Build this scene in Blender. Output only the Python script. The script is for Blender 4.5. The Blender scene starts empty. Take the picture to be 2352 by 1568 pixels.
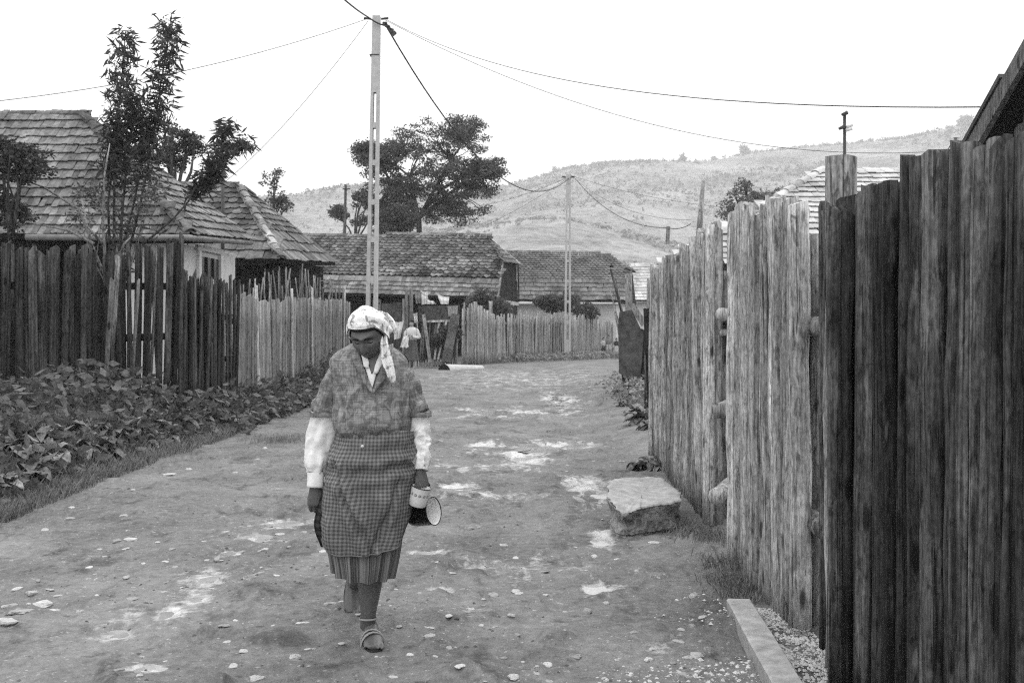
import bpy, bmesh, math, random
import numpy as np
from mathutils import Vector, Matrix, Euler, Quaternion
random.seed(7); RNG = np.random.default_rng(7)
SC = bpy.context.scene; COL = SC.collection
R = math.radians
# ------------------------------------------------------------------ camera
EYE = 1.45                       # metres above the road
F = 2287.0                       # focal length of a 35 mm lens on a 2352 px wide frame
HOR = 745.0                      # row of the horizon in that frame
cam_d = bpy.data.cameras.new('camera'); cam = bpy.data.objects.new('camera', cam_d); COL.objects.link(cam)
cam.location = (0, 0, EYE); cam.rotation_euler = (R(90), 0, 0)
cam_d.lens = 35.0; cam_d.sensor_width = 36.0; cam_d.shift_y = -(784 - HOR) / 2352
cam_d.clip_start = 0.05; cam_d.clip_end = 6000
cam_d.dof.use_dof = True; cam_d.dof.focus_distance = 4.6; cam_d.dof.aperture_fstop = 8.0
SC.camera = cam
# ------------------------------------------------------------------ sky, sun, exposure
SUN_EL, SUN_AZ = R(62), R(25)    # azimuth measured from +Y (behind the woman) to the right
wd = bpy.data.worlds.new('World'); SC.world = wd; wd.use_nodes = True
nt = wd.node_tree; nt.nodes.clear()
sky = nt.nodes.new('ShaderNodeTexSky'); sky.sky_type = 'NISHITA'; sky.sun_disc = False
sky.sun_elevation = SUN_EL; sky.sun_rotation = SUN_AZ; sky.air_density = 1.0; sky.dust_density = 4.0; sky.ozone_density = 0.0
bw = nt.nodes.new('ShaderNodeRGBToBW'); nt.links.new(sky.outputs[0], bw.inputs[0])
mix = nt.nodes.new('ShaderNodeMix'); mix.data_type = 'FLOAT'; mix.inputs[0].default_value = 0.90; mix.inputs[3].default_value = 10.0
nt.links.new(bw.outputs[0], mix.inputs[2])
tcw = nt.nodes.new('ShaderNodeTexCoord'); spw = nt.nodes.new('ShaderNodeSeparateXYZ'); nt.links.new(tcw.outputs['Generated'], spw.inputs[0])
mrw = nt.nodes.new('ShaderNodeMapRange'); nt.links.new(spw.outputs[2], mrw.inputs[0])      # overcast deck: overhead brighter than the horizon, as cloud is
mrw.inputs[1].default_value = 0.0; mrw.inputs[2].default_value = 1.0; mrw.inputs[3].default_value = 7.6; mrw.inputs[4].default_value = 19.0
nt.links.new(mrw.outputs[0], mix.inputs[3])
bg = nt.nodes.new('ShaderNodeBackground'); bg.inputs[1].default_value = 0.15
nt.links.new(mix.outputs[0], bg.inputs[0])
wo = nt.nodes.new('ShaderNodeOutputWorld'); nt.links.new(bg.outputs[0], wo.inputs[0])
sun_d = bpy.data.lights.new('sun', 'SUN'); sun_d.energy = 1.3; sun_d.angle = R(25); sun_d.color = (1, 1, 1)
sun = bpy.data.objects.new('sun', sun_d); COL.objects.link(sun)
sv = Vector((math.sin(SUN_AZ) * math.cos(SUN_EL), math.cos(SUN_AZ) * math.cos(SUN_EL), math.sin(SUN_EL)))
sun.rotation_euler = sv.to_track_quat('Z', 'Y').to_euler(); sun.location = (0, 0, 60)
SC.view_settings.view_transform = 'Standard'; SC.view_settings.look = 'None'
SC.view_settings.exposure = -0.05; SC.view_settings.gamma = 1.0; SC.view_settings.use_curve_mapping = False
SC.render.engine = 'CYCLES'
SC.cycles.use_denoising = False; SC.cycles.sample_clamp_indirect = 3.0; SC.cycles.pixel_filter_type = 'BLACKMAN_HARRIS'; SC.cycles.filter_width = 1.15
SC.cycles.max_bounces = 6; SC.cycles.diffuse_bounces = 3; SC.cycles.glossy_bounces = 2; SC.cycles.volume_bounces = 1
SC.cycles.transparent_max_bounces = 6; SC.cycles.caustics_reflective = False; SC.cycles.caustics_refractive = False

def at(x, y, d):                 # a point d metres ahead that stands at column x, row y
    return Vector(((x - 1176) / F * d, d, EYE - (y - HOR) / F * d))
def on_ground(x, y, g=0.0):
    d = F * (EYE - g) / (y - HOR)
    return Vector(((x - 1176) / F * d, d, g))

# ------------------------------------------------------------------ numpy noise
def _hash(ix, iy, seed):
    h = (ix.astype(np.int64) * 374761393 + iy.astype(np.int64) * 668265263 + seed * 974634777) & 0xffffffff
    h = ((h ^ (h >> 13)) * 1274126177) & 0xffffffff
    return ((h ^ (h >> 16)) & 0xffff) / 65535.0
def vnoise(x, y, seed=0):
    x = np.asarray(x, float); y = np.asarray(y, float)
    ix = np.floor(x); iy = np.floor(y); fx = x - ix; fy = y - iy
    fx = fx * fx * (3 - 2 * fx); fy = fy * fy * (3 - 2 * fy)
    a = _hash(ix, iy, seed); b = _hash(ix + 1, iy, seed); c = _hash(ix, iy + 1, seed); d = _hash(ix + 1, iy + 1, seed)
    return (a + (b - a) * fx) * (1 - fy) + (c + (d - c) * fx) * fy
def fbm(x, y, seed=0, oct=4):
    s = 0; a = 0.5; k = 1.0; t = 0
    for o in range(oct):
        s = s + a * vnoise(np.asarray(x) * k, np.asarray(y) * k, seed + o * 17); t += a; a *= 0.5; k *= 2.03
    return s / t
def sstep(t): t = np.clip(t, 0, 1); return t * t * (3 - 2 * t)

# ------------------------------------------------------------------ objects
WM = {}
def tag(o, label, cat, group=None):
    o['label'] = label; o['category'] = cat
    if group: o['group'] = group
    return o
def link(o, parent=None, M=None):
    COL.objects.link(o)
    M = M or Matrix.Identity(4); WM[o.name] = M
    if parent is not None:
        o.parent = parent; o.matrix_parent_inverse = WM[parent.name].inverted()
    o.matrix_basis = M
    return o
def thing(name, label, cat, loc=(0, 0, 0), group=None):
    o = bpy.data.objects.new(name, None); o.empty_display_size = 0.1
    link(o, None, Matrix.Translation(Vector(loc))); return tag(o, label, cat, group)
def struct(o, kind='structure'): o['kind'] = kind; return o
def place(name, me, parent=None, M=None):
    return link(bpy.data.objects.new(name, me), parent, M)

class MB:
    def __init__(s): s.v = []; s.f = []; s.uv = []; s.n = 0
    def add(s, v, f, uv=None):
        v = np.asarray(v, float).reshape(-1, 3); k = s.n
        s.v.append(v); s.uv.append(np.zeros((len(v), 2)) if uv is None else np.asarray(uv, float).reshape(-1, 2)); s.n += len(v)
        s.f.extend([tuple(int(i) + k for i in q) for q in f]); return s
    def grid(s, P, uv=None, closed=False):
        P = np.asarray(P, float); r, c = P.shape[:2]; f = []
        cc = c if closed else c - 1
        for i in range(r - 1):
            for j in range(cc):
                j2 = (j + 1) % c
                f.append((i * c + j, i * c + j2, (i + 1) * c + j2, (i + 1) * c + j))
        return s.add(P.reshape(-1, 3), f, None if uv is None else np.asarray(uv).reshape(-1, 2))
    def box(s, c, size, M=None):
        x, y, z = [k / 2 for k in size]
        v = np.array([(-x, -y, -z), (x, -y, -z), (x, y, -z), (-x, y, -z), (-x, -y, z), (x, -y, z), (x, y, z), (-x, y, z)])
        if M is not None: v = v @ np.array(M.to_3x3()).T
        v = v + np.array(c)
        return s.add(v, [(3, 2, 1, 0), (4, 5, 6, 7), (0, 1, 5, 4), (1, 2, 6, 5), (2, 3, 7, 6), (3, 0, 4, 7)])
    def bar(s, a, b, w, t, up=(0, 0, 1)):
        a = Vector(a); b = Vector(b); d = (b - a); L = d.length; d.normalize(); u = Vector(up)
        if abs(d.dot(u)) > 0.98: u = Vector((0, 1, 0))
        x = d.cross(u).normalized(); z = x.cross(d).normalized()
        M = Matrix((x, d, z)).transposed()
        return s.box((a + b) / 2, (w, L, t), M)
    def tube(s, pts, rad, n=8, cap=True, jit=0.0):
        pts = [Vector(p) for p in pts]; m = len(pts)
        if not hasattr(rad, '__len__'): rad = [rad] * m
        P = np.zeros((m, n, 3)); ref = None
        for i, p in enumerate(pts):
            d = (pts[min(i + 1, m - 1)] - pts[max(i - 1, 0)]).normalized()
            if ref is None:
                ref = Vector((1, 0, 0)) if abs(d.x) < 0.8 else Vector((0, 1, 0))
            x = (ref - d * ref.dot(d)).normalized(); y = d.cross(x); ref = x
            for j in range(n):
                a = 2 * math.pi * j / n; rr = rad[i] * (1 + (random.uniform(-jit, jit) if jit else 0))
                q = p + x * (math.cos(a) * rr) + y * (math.sin(a) * rr); P[i, j] = q
        k = s.n; s.grid(P, closed=True)
        if cap:
            s.f.append(tuple(k + j for j in reversed(range(n)))); s.f.append(tuple(k + (m - 1) * n + j for j in range(n)))
        return s
    def prism(s, poly, nrm, th):       # a flat polygon given thickness along nrm
        n = len(poly); nrm = Vector(nrm).normalized() * th
        v = [Vector(p) for p in poly] + [Vector(p) + nrm for p in poly]
        f = [tuple(reversed(range(n))), tuple(range(n, 2 * n))] + [(i, (i + 1) % n, n + (i + 1) % n, n + i) for i in range(n)]
        return s.add([tuple(q) for q in v], f)
    def mesh(s, name, mat=None, smooth=False, origin=None):
        V = np.concatenate(s.v) if s.v else np.zeros((0, 3))
        if origin is not None: V = V - np.array(origin)
        me = bpy.data.meshes.new(name); me.from_pydata(V.tolist(), [], s.f)
        UV = np.concatenate(s.uv)
        if np.any(UV):
            ul = me.uv_layers.new(name='UVMap'); li = np.zeros(len(me.loops), np.int32); me.loops.foreach_get('vertex_index', li)
            ul.data.foreach_set('uv', UV[li].astype(np.float32).ravel())
        if mat: me.materials.append(mat)
        if smooth: me.polygons.foreach_set('use_smooth', [True] * len(me.polygons))
        me.update(); return me
    def build(s, name, mat, parent=None, smooth=False):
        V = np.concatenate(s.v); lo = V.min(0); hi = V.max(0); o = Vector(((lo[0] + hi[0]) / 2, (lo[1] + hi[1]) / 2, lo[2]))
        return place(name, s.mesh(name, mat, smooth, o), parent, Matrix.Translation(o))

def quads_mesh(name, V, mat, per=4, smooth=False):   # V: (n, per, 3) -> n separate faces, fast
    n = len(V); me = bpy.data.meshes.new(name); V = np.asarray(V, np.float32).reshape(-1, 3)
    me.vertices.add(len(V)); me.vertices.foreach_set('co', V.ravel())
    me.loops.add(n * per); me.loops.foreach_set('vertex_index', np.arange(n * per, dtype=np.int32))
    me.polygons.add(n); me.polygons.foreach_set('loop_start', np.arange(0, n * per, per, dtype=np.int32))
    me.update(calc_edges=True); me.materials.append(mat); me.validate(); return me

# ------------------------------------------------------------------ materials (a grey-tone place)
class Mat:
    def __init__(s, name, rough=0.85, spec=0.25):
        s.m = bpy.data.materials.new(name); s.m.use_nodes = True; s.t = s.m.node_tree; s.t.nodes.clear()
        s.out = s.t.nodes.new('ShaderNodeOutputMaterial'); s.b = s.t.nodes.new('ShaderNodeBsdfPrincipled')
        s.t.links.new(s.b.outputs[0], s.out.inputs[0]); s.b.inputs['Roughness'].default_value = rough
        s.b.inputs['Specular IOR Level'].default_value = spec
    def n(s, ty, **kw):
        nd = s.t.nodes.new(ty)
        for k, v in kw.items(): setattr(nd, k, v)
        return nd
    def l(s, a, b): s.t.links.new(a, b)
    def math(s, op, a, b=None, clamp=False):
        nd = s.n('ShaderNodeMath', operation=op); nd.use_clamp = clamp
        for i, q in enumerate((a, b)):
            if q is None: continue
            if isinstance(q, (int, float)): nd.inputs[i].default_value = q
            else: s.l(q, nd.inputs[i])
        return nd.outputs[0]
    def maprange(s, v, a, b, c, d):
        nd = s.n('ShaderNodeMapRange'); s.l(v, nd.inputs[0])
        for i, q in enumerate((a, b, c, d)): nd.inputs[i + 1].default_value = q
        return nd.outputs[0]
    def coord(s, kind='Object', rnd=True):
        tc = s.n('ShaderNodeTexCoord'); o = tc.outputs[kind]
        if rnd:
            oi = s.n('ShaderNodeObjectInfo'); s.rand = oi.outputs['Random']
            m = s.n('ShaderNodeVectorMath', operation='ADD'); mm = s.math('MULTIPLY', oi.outputs['Random'], 57.0)
            s.l(o, m.inputs[0]); s.l(mm, m.inputs[1]); return m.outputs[0]
        return o
    def scaled(s, v, sc):
        m = s.n('ShaderNodeVectorMath', operation='MULTIPLY'); s.l(v, m.inputs[0]); m.inputs[1].default_value = sc; return m.outputs[0]
    def noise(s, v, scale=1.0, detail=4, rough=0.55, dist=0.0):
        nd = s.n('ShaderNodeTexNoise'); s.l(v, nd.inputs['Vector']); nd.inputs['Scale'].default_value = scale
        nd.inputs['Detail'].default_value = detail; nd.inputs['Roughness'].default_value = rough; nd.inputs['Distortion'].default_value = dist
        return nd.outputs[0]
    def voro(s, v, scale, feat='F1', rnd=1.0):
        nd = s.n('ShaderNodeTexVoronoi', feature=feat); s.l(v, nd.inputs['Vector']); nd.inputs['Scale'].default_value = scale
        nd.inputs['Randomness'].default_value = rnd; return nd
    def bump(s, h, strength=0.4, dist=0.01):
        nd = s.n('ShaderNodeBump'); nd.inputs['Strength'].default_value = strength; nd.inputs['Distance'].default_value = dist
        s.l(h, nd.inputs['Height']); s.l(nd.outputs[0], s.b.inputs['Normal'])
    def color(s, v):
        s.l(v, s.b.inputs['Base Color']); return s.m

def m_plain(name, lo, hi, scale=6.0, rough=0.85, spec=0.2, bump=0.3, dist=0.01, vary=0.25, stretch=(1, 1, 1)):
    m = Mat(name, rough, spec); c = m.scaled(m.coord(), stretch); a = m.noise(c, scale, 6, 0.6); b = m.noise(c, scale * 0.22, 3)
    v = m.math('ADD', m.math('MULTIPLY', a, 0.65), m.math('MULTIPLY', b, 0.35))
    v = m.maprange(v, 0.32, 0.68, lo, hi)
    v = m.math('MULTIPLY', v, m.maprange(m.rand, 0, 1, 1 - vary, 1 + vary))
    m.bump(a, bump, dist); return m.color(v)

def m_wood(name, lo, hi, vary=0.35, moss=0.3, pale=0.0, bump=0.6, grain=1.0, knots=True):
    m = Mat(name, 0.88, 0.15); c = m.coord()
    g1 = m.noise(m.scaled(c, (55 * grain, 55 * grain, 1.6)), 1.0, 5, 0.65, 0.4)
    g2 = m.noise(m.scaled(c, (16, 16, 0.55)), 1.0, 4, 0.6, 0.6)
    st = m.noise(c, 2.3, 5, 0.65); fine = m.noise(c, 38, 3, 0.6)
    crk = m.noise(m.scaled(c, (90 * grain, 90 * grain, 1.1)), 1.0, 2, 0.5)
    v = m.math('ADD', m.math('MULTIPLY', g1, 0.45), m.math('MULTIPLY', g2, 0.4))
    v = m.math('ADD', v, m.math('MULTIPLY', fine, 0.15))
    v = m.maprange(v, 0.41, 0.60, lo, hi)
    v = m.math('MULTIPLY', v, m.maprange(m.rand, 0, 1, 1 - vary, 1 + vary))
    v = m.math('MULTIPLY', v, m.maprange(st, 0.38, 0.62, 1 - moss, 1.0))
    cm = m.maprange(crk, 0.33, 0.40, 0.35, 1.0); v = m.math('MULTIPLY', v, cm)
    if pale > 0:
        pl = m.noise(m.scaled(c, (7, 7, 1.7)), 1.0, 5, 0.6, 1.0)
        v = m.math('ADD', v, m.math('MULTIPLY', m.maprange(pl, 0.60, 0.70, 0, 1), pale))
    fl = m.noise(m.scaled(c, (31, 31, 8.5)), 1.0, 4, 0.65, 0.7); fm = m.maprange(fl, 0.36, 0.47, 0.42, 1.0); v = m.math('MULTIPLY', v, fm)      # flecks of bark left on
    sp = m.noise(m.scaled(c, (95, 95, 26)), 1.0, 2, 0.6); v = m.math('MULTIPLY', v, m.maprange(sp, 0.34, 0.66, 0.72, 1.28))
    h = m.math('ADD', g1, m.math('ADD', m.math('MULTIPLY', cm, 0.6), m.math('MULTIPLY', fm, 0.35)))
    if knots:
        k = m.voro(m.scaled(c, (7.0, 7.0, 2.6)), 1.0); km = m.maprange(k.outputs['Distance'], 0.10, 0.17, 0.22, 1.0)
        v = m.math('MULTIPLY', v, km); h = m.math('ADD', h, m.math('MULTIPLY', km, 0.5))
    m.bump(h, bump, 0.008); return m.color(v)

def m_leaf(name, lo, hi, scale=3.0, trans=0.25):
    m = Mat(name, 0.55, 0.3); c = m.coord(rnd=True); a = m.noise(c, scale, 3); f = m.noise(c, scale * 9, 2)
    v = m.maprange(m.math('ADD', m.math('MULTIPLY', a, 0.5), m.math('MULTIPLY', f, 0.5)), 0.35, 0.65, lo, hi)
    m.color(v); tr = m.n('ShaderNodeBsdfTranslucent'); m.l(v, tr.inputs[0]); mx = m.n('ShaderNodeMixShader'); mx.inputs[0].default_value = trans
    m.l(m.b.outputs[0], mx.inputs[1]); m.l(tr.outputs[0], mx.inputs[2]); m.l(mx.outputs[0], m.out.inputs[0]); return m.m

def m_tile(name, lo, hi, vary=0.35, moss=0.35):
    m = Mat(name, 0.9, 0.12); c = m.coord(); a = m.noise(c, 14, 5, 0.65)
    g = m.n('ShaderNodeNewGeometry'); w = m.noise(g.outputs['Position'], 1.1, 5, 0.65); isl = g.outputs['Random Per Island']
    v = m.maprange(a, 0.3, 0.7, lo, hi); v = m.math('MULTIPLY', v, m.maprange(m.rand, 0, 1, 1 - vary, 1 + vary))
    v = m.math('MULTIPLY', v, m.maprange(isl, 0, 1, 1 - vary * 0.6, 1 + vary * 0.6))
    v = m.math('MULTIPLY', v, m.maprange(w, 0.36, 0.62, 1 - moss, 1.08)); m.bump(a, 0.5, 0.01); return m.color(v)

M_ = {}
M_['w_light'] = m_wood('debarked pole', 0.24, 0.66, 0.30, 0.35, 0.14)
M_['w_mid'] = m_wood('weathered pole', 0.17, 0.52, 0.32, 0.4, 0.12)
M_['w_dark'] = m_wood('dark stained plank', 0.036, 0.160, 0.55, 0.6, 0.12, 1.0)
M_['w_post'] = m_wood('split post', 0.18, 0.44, 0.1, 0.3, 0.05, 0.9)
M_['w_slat'] = m_wood('old slat', 0.022, 0.105, 0.65, 0.5, 0.02)
M_['w_board'] = m_wood('grey board', 0.14, 0.34, 0.3, 0.35, 0.05)
M_['w_strip'] = m_wood('pale batten', 0.42, 0.62, 0.15, 0.2, 0)
M_['w_far'] = m_wood('silvered picket', 0.22, 0.46, 0.3, 0.3, 0.05)
M_['w_stick'] = m_wood('thin stick', 0.09, 0.30, 0.6, 0.2, 0)
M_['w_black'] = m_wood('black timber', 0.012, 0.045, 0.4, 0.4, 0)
M_['bark'] = m_wood('bark', 0.05, 0.13, 0.2, 0.4, 0, 1.0)
M_['bark_pale'] = m_wood('pale bark', 0.18, 0.34, 0.2, 0.3, 0, 0.5)
M_['tile1'] = m_tile('grey roof tile', 0.09, 0.235, 0.4, 0.5)
M_['tile2'] = m_tile('mossy roof tile', 0.06, 0.20, 0.5, 0.6)
M_['tile3'] = m_tile('mottled diamond tile', 0.05, 0.20, 0.8, 0.5)
M_['tile4'] = m_tile('far roof tile', 0.10, 0.24, 0.35, 0.45)
M_['tile6'] = m_tile('pale roof tile', 0.38, 0.56, 0.2, 0.35)
M_['deck'] = m_plain('roof underlay', 0.02, 0.05, 3)
M_['plaster'] = m_plain('whitewashed plaster', 0.46, 0.66, 2.2, 0.9, 0.1, 0.2, 0.01, 0)
M_['concrete'] = m_plain('cast concrete', 0.36, 0.55, 9, 0.9, 0.1, 0.4, 0.006, 0.03)
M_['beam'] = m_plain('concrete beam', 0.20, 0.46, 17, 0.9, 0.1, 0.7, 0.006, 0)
M_['black'] = m_plain('blackened timber and shade', 0.006, 0.012, 5)
M_['dark_sheet'] = m_plain('rusted sheet', 0.02, 0.13, 9, 0.8, 0.2, 0.4, 0.006, 0.1)
M_['roof_sheet'] = m_plain('tarred roof sheet', 0.012, 0.03, 7, 0.8, 0.2, 0.3, 0.006, 0.1)
M_['metal'] = m_plain('galvanised gutter', 0.10, 0.2, 6, 0.5, 0.5, 0.1, 0.004, 0.1)
M_['iron'] = m_plain('dark iron', 0.02, 0.05, 8, 0.6, 0.4, 0.2, 0.004, 0.1)
M_['wire'] = m_plain('wire', 0.015, 0.03, 8, 0.6, 0.4, 0.0, 0.004, 0.0)
M_['porcelain'] = m_plain('porcelain', 0.6, 0.7, 8, 0.3, 0.5, 0.0, 0.004, 0.0)
M_['paint'] = m_plain('white paint', 0.5, 0.68, 8, 0.7, 0.3, 0.2, 0.004, 0.05)
M_['pane'] = m_plain('window pane', 0.02, 0.03, 3, 0.08, 0.5, 0.0, 0.004, 0.0)
M_['stone'] = m_plain('pale limestone', 0.24, 0.52, 14, 0.85, 0.2, 0.5, 0.006, 0.35)
M_['gravel'] = m_plain('washed gravel', 0.36, 0.66, 40, 0.85, 0.2, 0.3, 0.004, 0.1)
M_['stone_d'] = m_plain('dark clod', 0.05, 0.12, 14, 0.9, 0.1, 0.6, 0.006, 0.25)
M_['leaf'] = m_leaf('tree leaf', 0.030, 0.085)
M_['leaf_t4'] = m_leaf('acacia leaf', 0.045, 0.125, 0.8)
M_['leaf_far'] = m_leaf('far leaf', 0.05, 0.12, 0.8)
M_['weed'] = m_leaf('burdock leaf', 0.08, 0.38, 3.0, 0.2)
M_['weed_d'] = m_leaf('nettle leaf', 0.04, 0.19, 4.0, 0.2)
M_['grass'] = m_leaf('grass blade', 0.10, 0.32, 6.0, 0.2)
M_['leaf_pale'] = m_leaf('pale far leaf', 0.11, 0.22, 0.8)
M_['scrub'] = m_leaf('hill scrub', 0.10, 0.20, 0.02, 0.1)
M_['cloth_w'] = m_plain('white cloth', 0.72, 0.84, 20, 0.9, 0.1, 0.2, 0.003, 0.05)
# ------------------------------------------------------------------ ground
PUD = []      # (X, Y, rx, ry, depth)
for (px, py, hw, hh, dp) in [(665, 1195, 62, 9, .030), (575, 1233, 42, 9, .025), (520, 1268, 34, 10, .016), (480, 1325, 30, 14, .016), (455, 1368, 34, 20, .022), (395, 1400, 44, 18, .018),
                             (270, 1455, 50, 14, .014), (1205, 1040, 56, 28, .050), (1290, 1018, 74, 10, .048), (1110, 1022, 60, 8, .018), (1345, 1108, 58, 18, .045),
                             (1385, 1135, 40, 14, .042), (1375, 1340, 52, 14, .022), (1378, 1228, 40, 18, .040), (975, 1260, 66, 7, .026), (1285, 915, 40, 16, .03),
                             (1180, 943, 90, 6, .03), (1050, 1120, 60, 9, .018), (1010, 1350, 40, 9, .012), (320, 1530, 60, 12, .012)]:
    c = on_ground(px, py); PUD.append((c.x, c.y, hw / F * c.y, hh * c.y ** 2 / (F * EYE), dp))
def g_base(X, Y):
    X = np.asarray(X, float); Y = np.asarray(Y, float)
    h = 0.05 * (fbm(X * 0.35 + 3, Y * 0.35, 3, 3) - 0.5)
    edge = -3.72 + 0.25 * (fbm(Y * 0.4, Y * 0 + 2.2, 9, 2) - 0.5)
    fade = 1 - sstep((Y - 24) / 8)
    h = h + 0.50 * sstep((edge - X) / 0.95) * fade
    h = h + 0.10 * sstep((X - 1.15) / 0.8) * sstep((Y - 8) / 3) * (1 - sstep((Y - 30) / 10))
    far = sstep((Y - 38) / 3.0) * 0.35 * sstep((1.2 - X) / 3.0) * sstep((X + 3.5) / 3.0)
    return h + far * (1 - sstep((Y - 60) / 40))
def g_fine(X, Y):
    near = 1 - sstep((Y - 9) / 25)
    a = (fbm(X * 2.1, Y * 2.1, 21, 4) - 0.5) * 0.045 + (fbm(X * 9, Y * 9, 31, 3) - 0.5) * 0.026 * (0.35 + fbm(X * 0.8, Y * 0.8, 77, 2))
    cl = np.clip(fbm(X * 5.0, Y * 5.0, 41, 3) - 0.60, 0, 1) * 0.16
    return (a + cl) * (0.35 + 0.65 * near)
def g_pud(X, Y):
    d = np.zeros(np.broadcast(X, Y).shape)
    for (cx, cy, rx, ry, dp) in PUD:
        q = ((X - cx) / rx) ** 2 + ((Y - cy) / ry) ** 2
        d = np.maximum(d, dp * np.exp(-q * 0.9))
    return d * (0.15 + 1.75 * fbm(X * 3.1 + 7, Y * 1.9, 23, 4))
def gz(X, Y): return g_base(X, Y) + g_fine(X, Y) - g_pud(X, Y)
def px_ground(px, py):           # where the line of sight through a pixel meets the ground
    d = np.arange(3.0, 45.0, .04); k = np.nonzero(gz((px - 1176) / F * d, d) >= EYE - (py - HOR) / F * d)[0]
    return at(px, py, float(d[k[0]])) if len(k) else on_ground(px, py)
def gzs(x, y): return float(gz(np.array([x]), np.array([y]))[0])

def axis(segs):
    out = [segs[0][0]]
    for (a, b, st0, st1) in segs:
        p = a; n = max(2, int(2 * (b - a) / (st0 + st1))); w = np.linspace(st0, st1, n); w = w / w.sum() * (b - a)
        out.extend((a + np.cumsum(w)).tolist())
    return np.array(out)
YA = axis([(-30, 1.5, 4, 0.3), (1.5, 3.2, 0.2, 0.025), (3.2, 9, 0.022, 0.035), (9, 24, 0.04, 0.14), (24, 60, 0.15, 0.8), (60, 300, 2, 20), (300, 1690, 40, 140)])
XA = axis([(-1900, -60, 200, 12), (-60, -9, 8, 0.3), (-9, -4, 0.2, 0.04), (-4, 2.2, 0.024, 0.024), (2.2, 8, 0.04, 0.4), (8, 60, 0.6, 8), (60, 1900, 12, 200)])
GX, GY = np.meshgrid(XA, YA); GZ = gz(GX, GY)
ry_, cx_ = GX.shape
gm = bpy.data.meshes.new('ground'); gm.vertices.add(ry_ * cx_)
gm.vertices.foreach_set('co', np.stack([GX, GY, GZ], -1).astype(np.float32).ravel())
idx = np.arange(ry_ * cx_).reshape(ry_, cx_)
Q = np.stack([idx[:-1, :-1], idx[:-1, 1:], idx[1:, 1:], idx[1:, :-1]], -1).reshape(-1, 4).astype(np.int32)
gm.loops.add(Q.size); gm.loops.foreach_set('vertex_index', Q.ravel()); gm.polygons.add(len(Q))
gm.polygons.foreach_set('loop_start', np.arange(0, Q.size, 4, dtype=np.int32)); gm.polygons.foreach_set('use_smooth', np.ones(len(Q), bool))
gm.update(calc_edges=True)
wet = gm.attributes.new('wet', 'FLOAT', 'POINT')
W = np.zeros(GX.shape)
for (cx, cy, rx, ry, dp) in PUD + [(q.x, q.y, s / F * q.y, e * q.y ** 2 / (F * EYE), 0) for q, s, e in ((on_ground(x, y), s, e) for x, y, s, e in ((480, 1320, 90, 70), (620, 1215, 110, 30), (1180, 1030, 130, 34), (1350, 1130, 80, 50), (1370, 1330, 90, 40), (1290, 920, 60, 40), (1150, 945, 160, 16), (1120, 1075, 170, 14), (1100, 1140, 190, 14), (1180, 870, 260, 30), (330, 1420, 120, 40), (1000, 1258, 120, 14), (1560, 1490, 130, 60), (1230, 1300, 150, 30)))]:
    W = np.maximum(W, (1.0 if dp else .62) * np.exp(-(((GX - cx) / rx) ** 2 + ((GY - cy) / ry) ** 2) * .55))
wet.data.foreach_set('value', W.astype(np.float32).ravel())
m = Mat('trodden dirt', 0.9, 0.2); c = m.coord('Object', rnd=False)
n1 = m.noise(c, 1.3, 6, 0.62); n2 = m.noise(c, 19, 5, 0.65); n3 = m.noise(c, 95, 3, 0.6); n4 = m.noise(m.scaled(c, (1.2, 0.35, 1)), 1.0, 4)
v = m.math('ADD', m.math('MULTIPLY', n1, 0.36), m.math('MULTIPLY', n2, 0.30)); v = m.math('ADD', v, m.math('MULTIPLY', n3, 0.16)); v = m.math('ADD', v, m.math('MULTIPLY', n4, 0.18))
v = m.maprange(v, 0.39, 0.61, 0.082, 0.235)
lt = m.maprange(m.noise(m.scaled(c, (1, 1, 1)), 33, 3, 0.7), 0.62, 0.70, 0, 0.18); v = m.math('ADD', v, lt)
dk = m.maprange(m.noise(c, 7.0, 5, 0.7), 0.30, 0.40, 0.45, 1.0); v = m.math('MULTIPLY', v, dk)
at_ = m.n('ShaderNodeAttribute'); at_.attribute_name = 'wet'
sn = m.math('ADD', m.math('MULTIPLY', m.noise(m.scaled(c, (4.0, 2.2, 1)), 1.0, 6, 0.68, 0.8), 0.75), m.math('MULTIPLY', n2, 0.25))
sm_ = m.maprange(m.math('ADD', at_.outputs['Fac'], m.math('MULTIPLY', m.math('SUBTRACT', sn, 0.5), 3.0)), 0.56, 1.10, 0.0, 1.0)      # sky glint on the wet mud, painted in as pale colour
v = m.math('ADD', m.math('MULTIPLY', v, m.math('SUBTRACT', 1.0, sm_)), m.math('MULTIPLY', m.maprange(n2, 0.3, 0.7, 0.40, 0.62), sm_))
dn = m.maprange(m.noise(m.scaled(c, (3.3, 2.0, 1)), 1.0, 6, 0.7, 0.5), 0.34, 0.46, 0.50, 1.0); v = m.math('MULTIPLY', v, dn)
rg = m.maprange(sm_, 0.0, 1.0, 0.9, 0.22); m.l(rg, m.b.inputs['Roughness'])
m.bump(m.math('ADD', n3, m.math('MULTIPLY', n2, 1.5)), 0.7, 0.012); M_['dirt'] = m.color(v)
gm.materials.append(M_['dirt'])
struct(place('ground', gm))
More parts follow.
